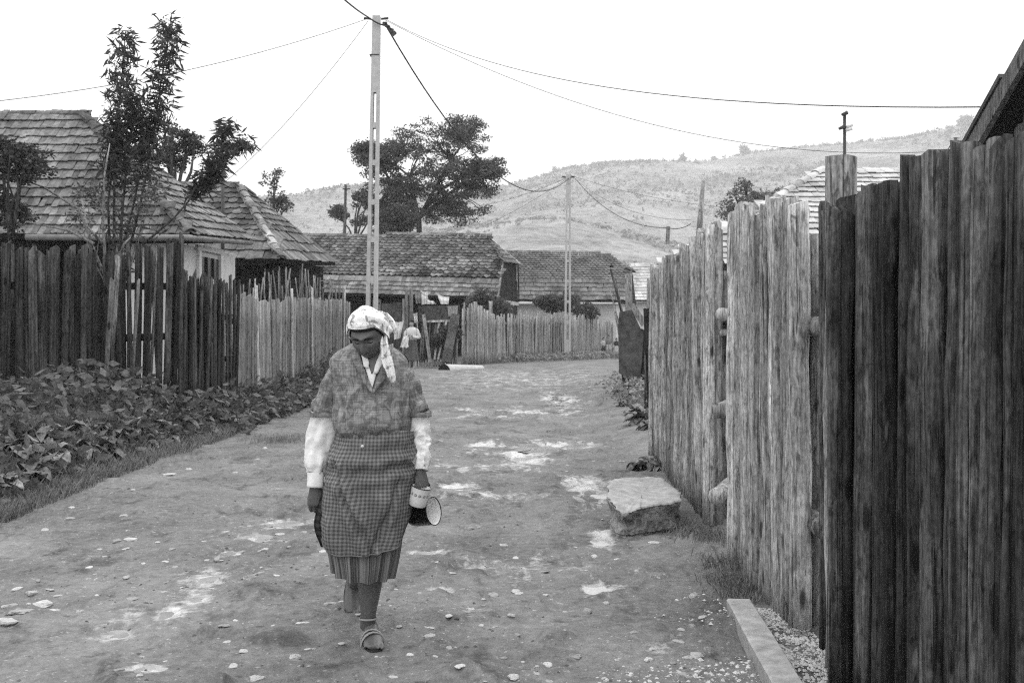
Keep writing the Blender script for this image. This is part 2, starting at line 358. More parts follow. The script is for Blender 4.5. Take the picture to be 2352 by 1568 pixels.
# puddles
m = Mat('milky puddle water', 0.06, 0.6); c = m.coord('Object'); v = m.maprange(m.noise(c, 3.0, 4), 0.35, 0.65, 0.22, 0.36); m.b.inputs['IOR'].default_value = 1.45
m.bump(m.noise(c, 22, 2), 0.05, 0.004); M_['water'] = m.color(v)
for i, (cx, cy, rx, ry, dp) in enumerate(PUD):
    zl = float(g_base(np.array([cx]), np.array([cy]))[0]) + float(g_fine(np.array([cx]), np.array([cy]))[0]) * 0.5 - dp * 0.80
    pts = []
    for k in range(28):
        a = 2 * math.pi * k / 28; q = 1.65 + 0.25 * math.sin(3 * a + i) + random.uniform(-.08, .08)
        pts.append((cx + math.cos(a) * rx * q, cy + math.sin(a) * ry * q, zl))
    b = MB(); b.add(pts + [(cx, cy, zl)], [(k, (k + 1) % 28, 28) for k in range(28)]); o = b.build('puddle', M_['water']); struct(o)
# ------------------------------------------------------------------ hill
HP = [(-3000, 520), (-600, 500), (0, 478), (400, 462), (640, 452), (780, 440), (900, 446), (1050, 448), (1150, 434), (1230, 412), (1300, 395), (1390, 378), (1480, 374), (1600, 373), (1680, 362), (1750, 350),
      (1900, 338), (2020, 330), (2100, 322), (2180, 305), (2230, 292), (2352, 272), (2700, 240), (3300, 225), (5000, 280)]
HD = 1000.0
hx = np.array([(p[0] - 1176) / F * HD for p in HP]); hz = np.array([EYE + (HOR - p[1]) / F * HD for p in HP])
def hill_z(X, Y):
    top = np.interp(X * HD / np.maximum(Y, 200), hx, hz)
    t = np.clip((Y - 110) / (HD - 110), 0, 1.6)
    prof = np.where(t < 1, 0.55 * t + 0.45 * sstep(t), 1 - 0.5 * sstep((t - 1) / 0.6))
    ud = (fbm(X / 160 + 5, Y / 160, 51, 3) - 0.5) * 36 * sstep(t / 0.3) * (1 - sstep((t - 0.72) / 0.25))
    gul = -np.abs(fbm(X / 240, Y / 300 + 9, 61, 2) - 0.5) * 60 * sstep(t / 0.3) * (1 - sstep((t - 0.7) / 0.25))
    return top * prof * (0.985) + ud + gul - 4 * (1 - sstep(t / 0.05)) + (fbm(X / 12, Y / 12, 71, 2) - 0.5) * 3 * sstep(t / .3)
hX, hY = np.meshgrid(np.linspace(-1500, 1880, 230), np.concatenate([np.linspace(105, 400, 60), np.linspace(406, 1150, 110), np.linspace(1160, 1600, 14)]))
hZ = np.maximum(hill_z(hX, hY), -4.0); b = MB(); b.grid(np.stack([hX, hY, hZ], -1))
m = Mat('pasture hillside', 0.95, 0.05); c = m.coord('Object', rnd=False)
h1 = m.noise(c, 0.016, 6, 0.65); h2 = m.noise(c, 0.22, 6, 0.75)
v = m.maprange(m.math('ADD', m.math('MULTIPLY', h1, 0.5), m.math('MULTIPLY', h2, 0.5)), 0.38, 0.60, 0.05, 0.30); M_['hill'] = m.color(v)
me = b.mesh('hill', M_['hill'], True); struct(place('hill', me))
def leafcloud(cs, rs, n, size, flat=0.6, aspect=0.55, seed=0, droop=0.0):
    """n leaf quads spread through ellipsoid clusters cs/rs"""
    g = np.random.default_rng(seed); cs = np.asarray(cs, float); rs = np.asarray(rs, float)
    w = rs[:, 0] * rs[:, 1] * rs[:, 2]; w = w ** 0.75; w = w / w.sum(); k = g.choice(len(cs), n, p=w)
    d = g.normal(size=(n, 3)); d /= np.linalg.norm(d, axis=1, keepdims=True); rad = g.random(n) ** 0.45
    P = cs[k] + d * rs[k] * rad[:, None]
    return leaves_at(P, size * g.uniform(0.6, 1.4, n), aspect, g, flat, droop)
def leaves_at(P, size, aspect, g, flat=0.6, droop=0.0):
    n = len(P); a = g.normal(size=(n, 3)); a[:, 2] = a[:, 2] * (1 - flat) - droop; a /= np.linalg.norm(a, axis=1, keepdims=True)
    q = g.normal(size=(n, 3)); q[:, 2] *= 0.5; b_ = np.cross(a, q); b_ /= np.linalg.norm(b_, axis=1, keepdims=True) + 1e-9
    s = np.asarray(size)[:, None]; h = b_ * s * aspect * 0.5
    return np.stack([P, P + a * s * 0.45 + h, P + a * s, P + a * s * 0.45 - h], 1)
# scrub on the hillside
g = np.random.default_rng(5); n = 26000
sx = g.uniform(-420, 1050, n); sy = 420 + 600 * g.random(n) ** 0.9
dens = fbm(sx / 90, sy / 120, 81, 3); keep = dens + g.random(n) * 0.28 > 0.62; sx, sy = sx[keep], sy[keep]; sz = hill_z(sx, sy)
r_ = g.uniform(0.7, 1.9, len(sx)) * (0.6 + sy / 1500)
QV = leafcloud(np.stack([sx, sy, sz + r_ * 0.6], 1), np.stack([r_ * 1.2, r_, r_ * 0.9], 1), 130000, 1.25, 0.3, 0.9, 6)
n = 15000; sx = g.uniform(-260, 520, n); sy = 170 + 270 * g.random(n); keep = fbm(sx / 50, sy / 60, 85, 3) + g.random(n) * 0.3 > 0.60; sx, sy = sx[keep], sy[keep]; sz = hill_z(sx, sy); r_ = g.uniform(0.25, 0.9, len(sx)) * (0.4 + sy / 420)
QV = np.concatenate([QV, leafcloud(np.stack([sx, sy, sz + r_ * 0.5], 1), np.stack([r_ * 1.2, r_, r_ * 0.8], 1), 90000, 0.55, 0.3, 0.9, 7)])
so = place('scrub', quads_mesh('scrub', QV, M_['scrub'])); struct(so, 'stuff'); so['label'] = 'low scrub scattered over the pale hillside'
# haze
hb = MB(); hb.box((0, 850, 137), (3900, 1800, 286)); ho = hb.build('haze', None); struct(ho, 'stuff'); ho['label'] = 'thin pale haze in the valley air'
hm = bpy.data.materials.new('haze'); hm.use_nodes = True; hm.node_tree.nodes.clear(); o_ = hm.node_tree.nodes.new('ShaderNodeOutputMaterial'); pv = hm.node_tree.nodes.new('ShaderNodeVolumePrincipled')
pv.inputs['Color'].default_value = (0.97, 0.97, 0.97, 1); pv.inputs['Density'].default_value = 0.0006; hm.node_tree.links.new(pv.outputs[0], o_.inputs['Volume']); ho.data.materials.append(hm)
# ------------------------------------------------------------------ roofs
def tile_mesh(w, L, style, seed):
    r = random.Random(seed); b = MB(); t = 0.020
    if style == 'flat':
        o = [(-w / 2, 0), (-w * .1, r.uniform(-.012, .006)), (w / 2, r.uniform(-.008, .008)), (w / 2, L), (-w / 2, L)]
    elif style == 'scale':
        o = [(-w / 2, .30 * w), (-w * .30, .06 * w), (0, 0), (w * .30, .06 * w), (w / 2, .30 * w), (w / 2, L), (-w / 2, L)]
    else:
        o = [(-w / 2, .5 * w), (0, 0), (w / 2, .5 * w), (w / 2, L), (-w / 2, L)]
    n = len(o); z = lambda y: 0.052 * (1 - y / L) + 0.004
    v = [(x, y, z(y)) for x, y in o] + [(x, y, z(y) + t) for x, y in o]
    b.add(v, [tuple(reversed(range(n))), tuple(range(n, 2 * n))] + [(i, (i + 1) % n, n + (i + 1) % n, n + i) for i in range(n)])
    return b
def frame(e0, e1, top):
    e0, e1, top = Vector(e0), Vector(e1), Vector(top); u = (e1 - e0).normalized(); q = top - e0; v = (q - u * q.dot(u)).normalized(); return u, v, u.cross(v)
class Roof:
    """collects tile placements of one house so that the nearest 300 become parts and the rest one part"""
    def __init__(s, deck): s.deck = deck; s.items = []
    def face(s, poly, course, tw, mat, style='flat', v0=0.0, v1=99, sag=0.0, seed=1, holes=0.003):
        r = random.Random(seed); poly = [Vector(p) for p in poly]; u, v, n = frame(poly[0], poly[1], poly[2]); o = poly[0]
        P2 = [((p - o).dot(u), (p - o).dot(v)) for p in poly]; vmax = max(p[1] for p in P2)
        L = course * 1.45; ms = [tile_mesh(tw * 0.985, L, style, seed * 10 + k).mesh('roof_tile', mat) for k in range(4)]
        bs = [tile_mesh(tw * 0.985, L, style, seed * 10 + k) for k in range(4)]
        row = 0; vv = -0.06
        while vv < min(vmax, v1) - course * 0.4:
            if vv >= v0 - 0.07:
                vm = max(0.0, vv + course * 0.45); xs = []
                for i in range(len(P2)):
                    (x0, y0), (x1, y1) = P2[i], P2[(i + 1) % len(P2)]
                    if (y0 - vm) * (y1 - vm) < 0 or (y0 == vm): xs.append(x0 + (x1 - x0) * ((vm - y0) / (y1 - y0) if y1 != y0 else 0))
                if len(xs) >= 2:
                    a, b_ = min(xs), max(xs); x = a + (tw / 2 if row % 2 else 0) - tw * 0.2
                    while x < b_ + tw * 0.3:
                        if r.random() > holes:
                            dv = r.gauss(0, course * 0.05) + sag * math.sin(x * 1.3 + row); dx = r.gauss(0, tw * 0.03); ang = r.gauss(0, 0.03)
                            k = r.randrange(4); lift = abs(r.gauss(0, 0.006))
                            ca, sa = math.cos(ang), math.sin(ang); uu = u * ca + v * sa; v2 = v * ca - u * sa
                            M = Matrix((uu, v2, n)).transposed().to_4x4(); M.translation = o + u * (x + dx) + v * (vv + dv) + n * (0.02 + lift)
                            s.items.append((M.translation.length, M, ms[k], bs[k], mat))
                        x += tw * r.uniform(0.97, 1.03)
            vv += course; row += 1
    def done(s, limit=300):
        s.items.sort(key=lambda q: q[0])
        for (_, M, me, b, mat) in s.items[:limit]: place('roof_tile', me, s.deck, M)
        rest = {}
        for (_, M, me, b, mat) in s.items[limit:]:
            mb = rest.setdefault(mat.name, (MB(), mat))[0]; A = np.array(M); vv = np.concatenate(b.v); mb.add(vv @ A[:3, :3].T + A[:3, 3], b.f)
        for mb, mat in rest.values():
            o = mb.build('tiling', mat, s.deck); struct(o, 'stuff')
def caps(deck, a, b, mat, r=0.10, L=0.36, seed=1):
    rr = random.Random(seed); a, b = Vector(a), Vector(b); n = max(1, int((b - a).length / (L * 0.85))); d = (b - a).normalized()
    side = d.cross(Vector((0, 0, 1))).normalized(); up = side.cross(d)
    for i in range(n):
        p = a + d * (i * L * 0.85 + rr.uniform(-.03, .03)) + up * rr.uniform(-.01, .015); P = np.zeros((2, 6, 3)); P2 = np.zeros((2, 6, 3))
        for k, (q, rad) in enumerate(((p, r * 1.12), (p + d * L, r * 0.92))):
            for j in range(6):
                an = math.pi * j / 5; P[k, j] = q + side * math.cos(an) * rad + up * (math.sin(an) * rad * 0.8 + 0.0); P2[k, j] = q + side * math.cos(an) * (rad - .02) + up * (math.sin(an) * (rad - .02) * 0.8)
        m_ = MB(); m_.grid(P); m_.grid(P2[:, ::-1]); m_.add(np.concatenate([P[0], P2[0]]), [(j, j + 6, j + 7, j + 1) for j in range(5)]); m_.build('ridge_tile', mat, deck, True)
def deck_of(house, polys, th=0.09, mat='deck'):
    b = MB()
    for p in polys:
        u, v, n = frame(p[0], p[1], p[2]); b.prism([Vector(q) for q in p], -n, th)
    return b.build('roof', M_[mat], house)
def wall(house, a, b, z0, z1, mat, th=0.18, name='wall'):
    a, b = Vector((a[0], a[1], 0)), Vector((b[0], b[1], 0)); d = (b - a).normalized(); n = Vector((d.y, -d.x, 0))
    m_ = MB(); m_.prism([a + Vector((0, 0, z0)), b + Vector((0, 0, z0)), b + Vector((0, 0, z1)), a + Vector((0, 0, z1))], -n, th); return m_.build(name, M_[mat], house)
def planks_wall(house, a, b, z0, ztop, mat, w=0.16, name='wall_board', seed=3, horizontal=False):
    r = random.Random(seed); a, b = Vector((a[0], a[1], 0)), Vector((b[0], b[1], 0)); L = (b - a).length; d = (b - a) / L; n = Vector((d.y, -d.x, 0))
    if horizontal:
        z = z0
        while z < ztop:
            m_ = MB(); m_.prism([a + n * .02 + Vector((0, 0, z)), b + n * .02 + Vector((0, 0, z)), b + n * .02 + Vector((0, 0, z + w * .86)), a + n * .02 + Vector((0, 0, z + w * .86))], n, 0.03 + r.uniform(0, .02)); m_.build(name, M_[mat], house); z += w
        return
    s = 0
    while s < L:
        ww = w * r.uniform(.8, 1.2); zt = ztop(s + ww / 2) if callable(ztop) else ztop; p = a + d * s + n * .01; q = a + d * (s + ww * .94) + n * .01
        m_ = MB(); m_.prism([p + Vector((0, 0, z0)), q + Vector((0, 0, z0)), q + Vector((0, 0, zt)), p + Vector((0, 0, zt))], n, 0.02 + r.uniform(0, .012)); m_.build(name, M_[mat], house); s += ww

M_['tile_ridge'] = m_tile('lichen ridge tile', 0.20, 0.42, 0.4, 0.5)
# ---- house 1, left
B, C, R1 = at(435, 540, 17), at(578, 553, 20.5), at(190, 268, 19); A = Vector((-13.6, 17, B.z)); R0 = Vector((-13.6, 19.2, R1.z)); D = Vector((-13.6, 21, C.z))
h1 = thing('village_house', 'long low whitewashed house with hipped grey tile roof behind the left fence', 'house', (-8, 18.6, 0))
dk = deck_of(h1, [[A, B, R1, R0], [B, C, R1], [C, D, R0, R1]]); rf = Roof(dk)
rf.face([A, B, R1, R0], 0.232, 0.112, M_['tile1'], 'flat', sag=0.008, seed=11); rf.face([B, C, R1], 0.232, 0.112, M_['tile1'], 'flat', seed=12); rf.done()
caps(dk, B + Vector((0, 0, .04)), R1 + Vector((0, 0, .05)), M_['tile1'], 0.11, 0.40, 1); caps(dk, C, R1 + Vector((0, 0, .05)), M_['tile1'], 0.09, 0.4, 2); caps(dk, R1 + Vector((.1, 0, .03)), R0 + Vector((0, 0, .03)), M_['tile1'], 0.10, 0.4, 3)
w1 = at(415, 560, 17.35); w2 = at(540, 560, 20.2); wz = B.z - 0.12
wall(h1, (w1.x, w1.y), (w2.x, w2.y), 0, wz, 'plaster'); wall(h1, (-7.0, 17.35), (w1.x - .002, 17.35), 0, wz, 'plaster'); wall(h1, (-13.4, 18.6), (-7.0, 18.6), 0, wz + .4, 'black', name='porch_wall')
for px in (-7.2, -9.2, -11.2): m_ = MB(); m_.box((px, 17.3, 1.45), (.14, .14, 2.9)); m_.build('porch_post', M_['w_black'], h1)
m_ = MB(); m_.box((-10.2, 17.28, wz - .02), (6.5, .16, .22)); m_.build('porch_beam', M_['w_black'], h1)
m_ = MB(); m_.tube([at(60, 545, 16.85), at(435, 546, 16.85), at(440, 547, 16.9), at(576, 557, 20.3)], 0.055, 8); m_.build('gutter', M_['metal'], h1, True)
wd_ = (w2 - w1); wd_.z = 0; wd_.normalize(); wn = Vector((wd_.y, -wd_.x, 0))
def wpt(s, z, off): p = Vector((w1.x, w1.y, 0)) + wd_ * s + wn * off; p.z = z; return p
s0, s1_, zt_, zb_ = 0.72, 1.98, 2.80, 1.55
win = MB(); win.prism([wpt(s0 + .12, zb_, .004), wpt(s1_ - .12, zb_, .004), wpt(s1_ - .12, zt_ - .1, .004), wpt(s0 + .12, zt_ - .1, .004)], wn, .01); win = win.build('window', M_['pane'], h1)
for (a_, b_) in (((s0, zb_), (s0 + .12, zt_)), ((s1_ - .12, zb_), (s1_, zt_)), ((s0 - .06, zt_), (s1_ + .06, zt_ + .10)), ((s0 - .06, zb_ - .08), (s1_ + .06, zb_))):
    f_ = MB(); f_.prism([wpt(a_[0], a_[1], .003), wpt(b_[0], a_[1], .003), wpt(b_[0], b_[1], .003), wpt(a_[0], b_[1], .003)], wn, .06); f_.build('frame', M_['paint'], win)
for s_ in (1.18, 1.52): f_ = MB(); f_.prism([wpt(s_ - .025, zb_, .016), wpt(s_ + .025, zb_, .016), wpt(s_ + .025, zt_ - .1, .016), wpt(s_ - .025, zt_ - .1, .016)], wn, .025); f_.build('mullion', M_['w_black'], win)

# ---- house 2
B, C, R1 = at(645, 597, 24), at(771, 604, 28.5), at(546, 426, 26.5); A = Vector((-9.6, 24, B.z)); R0 = Vector((-9.6, 26.6, R1.z)); D = Vector((-9.6, 29, C.z))
h2 = thing('timber_house', 'dark timber house with mossy fish-scale tile roof right of the whitewashed house', 'house', (-7, 26.3, 0))
dk = deck_of(h2, [[A, B, R1, R0], [B, C, R1], [C, D, R0, R1]]); rf = Roof(dk)
rf.face([A, B, R1, R0], 0.36, 0.21, M_['tile1'], 'flat', v1=0.95, seed=21); rf.face([A, B, R1, R0], 0.24, 0.24, M_['tile2'], 'scale', v0=0.95, sag=.01, seed=22)
rf.face([B, C, R1], 0.36, 0.21, M_['tile1'], 'flat', v1=0.95, seed=23); rf.face([B, C, R1], 0.22, 0.2, M_['tile2'], 'scale', v0=0.95, seed=24); rf.done()
caps(dk, B + Vector((0, 0, .05)), R1 + Vector((0, 0, .05)), M_['tile_ridge'], 0.12, 0.34, 4); caps(dk, C, R1 + Vector((0, 0, .05)), M_['tile2'], 0.09, 0.4, 5); caps(dk, R1, R0, M_['tile2'], 0.08, 0.4, 6)
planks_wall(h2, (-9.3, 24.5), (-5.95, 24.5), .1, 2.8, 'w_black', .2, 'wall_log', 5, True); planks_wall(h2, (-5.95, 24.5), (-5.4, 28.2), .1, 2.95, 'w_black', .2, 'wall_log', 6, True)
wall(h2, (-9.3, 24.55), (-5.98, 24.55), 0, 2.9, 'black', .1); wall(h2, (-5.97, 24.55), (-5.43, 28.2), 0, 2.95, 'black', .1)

# ---- house 3, long roof behind the bend
El, Er = at(690, 672, 41), at(1143, 684, 40); Rl, Rr = at(690, 545, 44.7), at(1123, 549, 43.7); Hf, Hb = at(1155, 602, 42.0), at(1190, 606, 45.6); Eb = at(1192, 688, 46.6)
h3 = thing('long_barn_house', 'long low house with mottled diamond tile roof and dark half-hipped gable at the bend', 'house', (-5, 43, 0))
dk = deck_of(h3, [[El, Er, Hf, Rr, Rl], [Hf, Hb, Rr]]); rf = Roof(dk)
fp = [El, Er, Hf, Rr, Rl]
rf.face(fp, 0.30, 0.17, M_['tile1'], 'flat', v1=1.25, seed=31); rf.face(fp, 0.22, 0.25, M_['tile3'], 'diamond', v0=1.25, seed=32, holes=.004); rf.face([Hf, Hb, Rr], 0.25, 0.22, M_['tile4'], 'flat', seed=33); rf.done()
caps(dk, Rr, Rl, M_['tile6'], 0.13, 0.4, 7); caps(dk, Hb, Rr, M_['tile6'], 0.10, 0.4, 8)
m_ = MB(); gp = [Vector((Er.x - .1, Er.y + .3, .2)), Vector((Eb.x - .1, Eb.y, .2)), Vector((Eb.x - .1, Eb.y, Eb.z)), Hb - Vector((.1, 0, .05)), Hf - Vector((.1, 0, .05)), Vector((Er.x - .1, Er.y + .3, Er.z))]
m_.prism(gp, (-1, .1, 0), .1); m_.build('gable', M_['black'], h3)
gd = (gp[1] - gp[0]); gl = gd.length
planks_wall(h3, (gp[0].x + .03, gp[0].y), (gp[1].x + .03, gp[1].y), 2.3, lambda s: min(Er.z + (Hf.z - Er.z) * s / 1.8, Eb.z + (Hb.z - Eb.z) * (gl - s) / 1.0, 4.1), 'w_black', .24, 'gable_board', 8)
m_ = MB(); m_.bar(Er + Vector((.0, 0, -.05)), Hf + Vector((0, 0, -.05)), .05, .22); m_.build('barge_board', M_['w_mid'], h3); m_ = MB(); m_.bar(Eb + Vector((.0, 0, -.05)), Hb + Vector((0, 0, -.05)), .05, .22); m_.build('barge_board', M_['w_black'], h3)
m_ = MB(); m_.bar(gp[0] + Vector((.05, -.1, 2.2)), gp[1] + Vector((.05, 0, 2.2)), .1, .16); m_.build('sill_beam', M_['w_light'], h3)
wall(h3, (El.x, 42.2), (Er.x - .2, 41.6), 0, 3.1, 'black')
for px, pd in ((940, 40.6), (1070, 40.4), (770, 41)): m_ = MB(); c_ = at(px, 700, pd); m_.box((c_.x, c_.y, 1.25), (.16, .16, 2.5)); m_.build('post', M_['w_black'], h3)
wall(h3, (at(1150, 0, 40.6).x, 40.6), (at(1188, 0, 46).x, 46), 0, 2.25, 'w_black', .1)

# ---- house 4 behind it
El, Er = at(1120, 688, 50), at(1440, 691, 50); Rl, Rr = at(1120, 588, 54), at(1392, 593, 54); Hf, Hb = at(1446, 622, 52.4), at(1461, 623, 55); Eb = at(1474, 686, 57)
h4 = thing('tiled_house', 'tiled house with white wall between the long roof and the right fence', 'house', (3, 53, 0))
dk = deck_of(h4, [[El, Er, Hf, Rr, Rl], [Hf, Hb, Rr]]); rf = Roof(dk); fp = [El, Er, Hf, Rr, Rl]
rf.face(fp, 0.40, 0.2, M_['tile1'], 'flat', v1=1.9, seed=41); rf.face(fp, 0.22, 0.22, M_['tile4'], 'diamond', v0=1.9, seed=42); rf.face([Hf, Hb, Rr], 0.25, 0.22, M_['tile4'], 'flat', seed=43); rf.done(60)
wall(h4, (El.x, 50.6), (Er.x - .5, 50.6), .3, 2.5, 'plaster'); wall(h4, (Er.x - .48, 50.6), (Eb.x - .5, 57), .3, 2.5, 'plaster')
m_ = MB(); m_.prism([Vector((Er.x - .3, 50.5, 2.5)), Vector((Eb.x - .3, 57, 2.5)), Hb - Vector((.2, 0, .1)), Hf - Vector((.2, 0, .1))], (-1, .2, 0), .08); m_.build('gable', M_['black'], h4)
caps(dk, Rr, Rl, M_['tile4'], 0.10, 0.5, 9)
# ---- house 5, far pale roof
El, Er = at(1440, 690, 68), at(1640, 690, 68); Rl, Rr = at(1452, 606, 72), at(1640, 606, 72)
h5 = thing('far_house', 'far house with pale tiled roof glimpsed left of the right-hand pole fence', 'house', (12, 70, 0))
dk = deck_of(h5, [[El, Er, Rr, Rl]]); rf = Roof(dk); rf.face([El, Er, Rr, Rl], 0.40, 0.28, M_['tile6'], 'flat', seed=51); rf.done(40); wall(h5, (El.x + .3, 68.6), (Er.x, 68.6), 0, 3, 'plaster')
# ---- house 6, pale roof over the right fence
B0, B1, R1 = at(1522, 613, 20), Vector((16, 20, at(1522, 613, 20).z)), at(1890, 396, 24); R2 = Vector((16, 24, R1.z)); C = Vector((4.7, 28, B0.z))
h6 = thing('pale_roofed_house', 'house with pale broken tile roof rising behind the right-hand pole fence', 'house', (9, 24, 0))
dk = deck_of(h6, [[B0, B1, R2, R1], [C, B0, R1]]); rf = Roof(dk); rf.face([B0, B1, R2, R1], 0.27, 0.22, M_['tile6'], 'flat', sag=.02, seed=61, holes=.01); rf.done(200)
caps(dk, B0, R1 + Vector((0, 0, .05)), M_['tile6'], 0.12, 0.4, 11); caps(dk, R1, R2, M_['tile6'], 0.10, 0.4, 12)
wall(h6, (B0.x + .5, 20.7), (16, 20.7), 0, 2.6, 'black')
# ---- house 7, dark roof corner at the right edge
h7 = thing('dark_shed', 'dark roofed board shed cut off by the right edge above the plank fence', 'shed', (6, 7, 0))
def rz(d): return 2.82 + 0.64 * (8.8 - d)
for (x0, x1, d0, d1, up, th, nm, mt) in ((4.0, 9.0, 4.2, 8.85, 0.0, .10, 'roof', 'roof_sheet'), (3.93, 9.0, 8.02, 9.0, .12, .04, 'roof_sheet', 'dark_sheet')):
    m_ = MB(); m_.prism([Vector((x0, d1, rz(d1) + up)), Vector((x0, d0, rz(d0) + up)), Vector((x1, d0, rz(d0) + up)), Vector((x1, d1, rz(d1) + up))], (0, .54, .84), th); m_.build(nm, M_[mt], h7)
m_ = MB(); m_.bar((3.97, 8.85, rz(8.85) + .02), (3.97, 4.2, rz(4.2) + .02), .05, .15); m_.build('barge_board', M_['w_board'], h7)
wall(h7, (4.36, 4.2), (4.36, 8.7), 0, 2.7, 'w_black', .1)
planks_wall(h7, (4.26, 8.7), (4.26, 4.4), 0, lambda s: rz(8.7 - s) - .02, 'w_light', .17, 'wall_board', 14)
for d_ in (5.6, 7.4): m_ = MB(); m_.bar((4.0, d_, rz(d_) - .07), (5.0, d_, rz(d_) - .07), .1, .1); m_.build('purlin', M_['w_black'], h7)
# ------------------------------------------------------------------ planks, poles, slats
def plank_mb(w, h, t, seed, segs=5, wob=0.006, top='rough', belly=0.3):
    """upright board, origin at base, face towards -Y; belly rounds the front like a slab cut from the log's side"""
    r = random.Random(seed); P = []; tl = r.uniform(-.03, .03) if top == 'rough' else 0
    for i in range(segs + 1):
        k = i / segs; z = h * k; wl = w / 2 + r.uniform(-wob, wob); wr = w / 2 + r.uniform(-wob, wob); ox = r.uniform(-wob, wob)
        f = -t * (0.5 + belly + r.uniform(-.08, .08)); row = []
        for (x, y) in ((-wl, t / 2), (-wl, -t * .35), (-wl * .55, f), (wr * .5, f), (wr, -t * .35), (wr, t / 2)):
            zz = z + ((tl * x / w * 2 + r.uniform(-.012, .012)) if i == segs else 0); row.append((x + ox, y, zz))
        P.append(row)
    b = MB(); b.grid(np.array(P), closed=True); n = 6; b.f.append(tuple(reversed(range(n)))); b.f.append(tuple(segs * n + j for j in range(n))); return b
def pole_mb(rad, h, seed, segs=5, n=7, taper=.82, wob=.008, chop=0.0):
    r = random.Random(seed); P = []; ph = r.uniform(0, 6)
    for i in range(segs + 1):
        k = i / segs; cx = r.uniform(-wob, wob) * (k > 0); cy = r.uniform(-wob, wob); rr = rad * (1 - (1 - taper) * k); row = []
        for j in range(n):
            a = 2 * math.pi * j / n + ph; q = rr * r.uniform(.92, 1.08); row.append((cx + math.cos(a) * q, cy + math.sin(a) * q, h * k + (chop * math.cos(a) if i == segs else 0)))
        P.append(row)
    b = MB(); b.grid(np.array(P), closed=True); b.f.append(tuple(reversed(range(n)))); b.f.append(tuple(segs * n + j for j in range(n))); return b
def upright(name, mb_or_me, mat, parent, x, y, z, rz=0.0, lean=(0, 0), smooth=True, scale=None):
    me = mb_or_me if isinstance(mb_or_me, bpy.types.Mesh) else mb_or_me.mesh(name, mat, smooth)
    M = Matrix.Translation((x, y, z)) @ Matrix.Rotation(lean[0], 4, 'Y') @ Matrix.Rotation(lean[1], 4, 'X') @ Matrix.Rotation(rz, 4, 'Z')
    if scale: M = M @ Matrix.Diagonal((*scale, 1))
    return place(name, me, parent, M)

# ---- right-hand fence, near dark planks (runs along Y, faces -X => rotate so the front looks to -X)
FX = 1.40; rr = random.Random(3)
f3 = thing('plank_fence', 'tall fence of dark stained rough planks filling the right edge of the picture', 'fence', (FX, 3.4, 0))
def top3(y):
    px = 1176 + F * FX / y
    tp = np.interp(px, [1880, 1965, 1970, 2085, 2090, 2196, 2200, 2352, 2700], [478, 482, 452, 430, 384, 366, 352, 340, 330]); return EYE + (HOR - tp) * y / F
y = 4.46; i = 0
while y > 1.9:
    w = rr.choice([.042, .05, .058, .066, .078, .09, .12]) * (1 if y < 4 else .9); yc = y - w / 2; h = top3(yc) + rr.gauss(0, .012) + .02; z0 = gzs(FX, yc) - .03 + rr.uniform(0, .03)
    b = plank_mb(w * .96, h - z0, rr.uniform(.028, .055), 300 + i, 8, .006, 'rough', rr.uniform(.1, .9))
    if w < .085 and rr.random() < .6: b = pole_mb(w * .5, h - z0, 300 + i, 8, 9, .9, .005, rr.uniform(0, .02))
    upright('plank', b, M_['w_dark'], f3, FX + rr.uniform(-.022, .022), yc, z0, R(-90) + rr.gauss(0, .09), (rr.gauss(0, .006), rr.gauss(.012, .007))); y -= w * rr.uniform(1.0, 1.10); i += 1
y = 4.45
while y > 1.9:        # backing boards close the gaps
    w = rr.uniform(.14, .2); upright('backing_board', plank_mb(w, top3(y - w / 2) - .14, .02, 500 + i, 3, .004), M_['w_dark'], f3, FX + .095, y - w / 2, 0, R(-90)); y -= w; i += 1
for z_ in (.45, 1.62): m_ = MB(); m_.tube([(FX + .15, 4.5, z_), (FX + .15, 3.2, z_ + .01), (FX + .15, 1.9, z_)], .045, 8, True, .05); m_.build('rail', M_['w_dark'], f3, True)
# the split post
p_ = at(1932, 370, 4.18); b = plank_mb(.125, p_.z + .02, .10, 777, 8, .006, 'flat', .12)
upright('post', b, M_['w_post'], f3, 1.385, 4.19, 0, R(-24), (0.0, .0))
for k, (px, tp) in enumerate(((1918, 474), (1945, 478))):
    q = at(px, tp, 4.02); upright('plank', plank_mb(.055, q.z, .03, 780 + k, 7, .004, 'rough', .5), M_['w_dark'], f3, q.x, 4.02, 0, R(-35))

# ---- right-hand fence, pale debarked poles
f2 = thing('pole_fence', 'fence of pale debarked upright poles between the dark planks and the first gap', 'fence', (FX, 5.3, 0))
y = 6.15; i = 0
while y > 4.62:
    rad = rr.uniform(.032, .050); yc = y - rad; px = 1176 + F * FX / yc; tp = np.interp(px, [1670, 1700, 1760, 1800, 1850, 1880], [505, 490, 480, 465, 452, 460]) + rr.gauss(0, 15)
    h = EYE + (HOR - tp) * yc / F; z0 = gzs(FX, yc) - .05 + (rr.uniform(.05, .1) if yc < 4.9 else 0)
    upright('pole', pole_mb(rad * 1.08, h - z0, 900 + i, 8, 9, .85, .007, rr.uniform(0, .03)), M_['w_light'], f2, FX - .03 + rr.uniform(-.02, .02), yc, z0, rr.uniform(0, 6), (rr.gauss(0, .008), rr.gauss(0.0, .010))); y -= 2 * rad * rr.uniform(1.02, 1.16); i += 1
y = 6.1
while y > 4.75: rad = .05; upright('pole', pole_mb(rad, 1.9 + rr.uniform(-.1, .1), 980 + i, 4, 7), M_['w_mid'], f2, FX + .075, y, 0, 0, (0, rr.gauss(0, .006))); y -= .1; i += 1
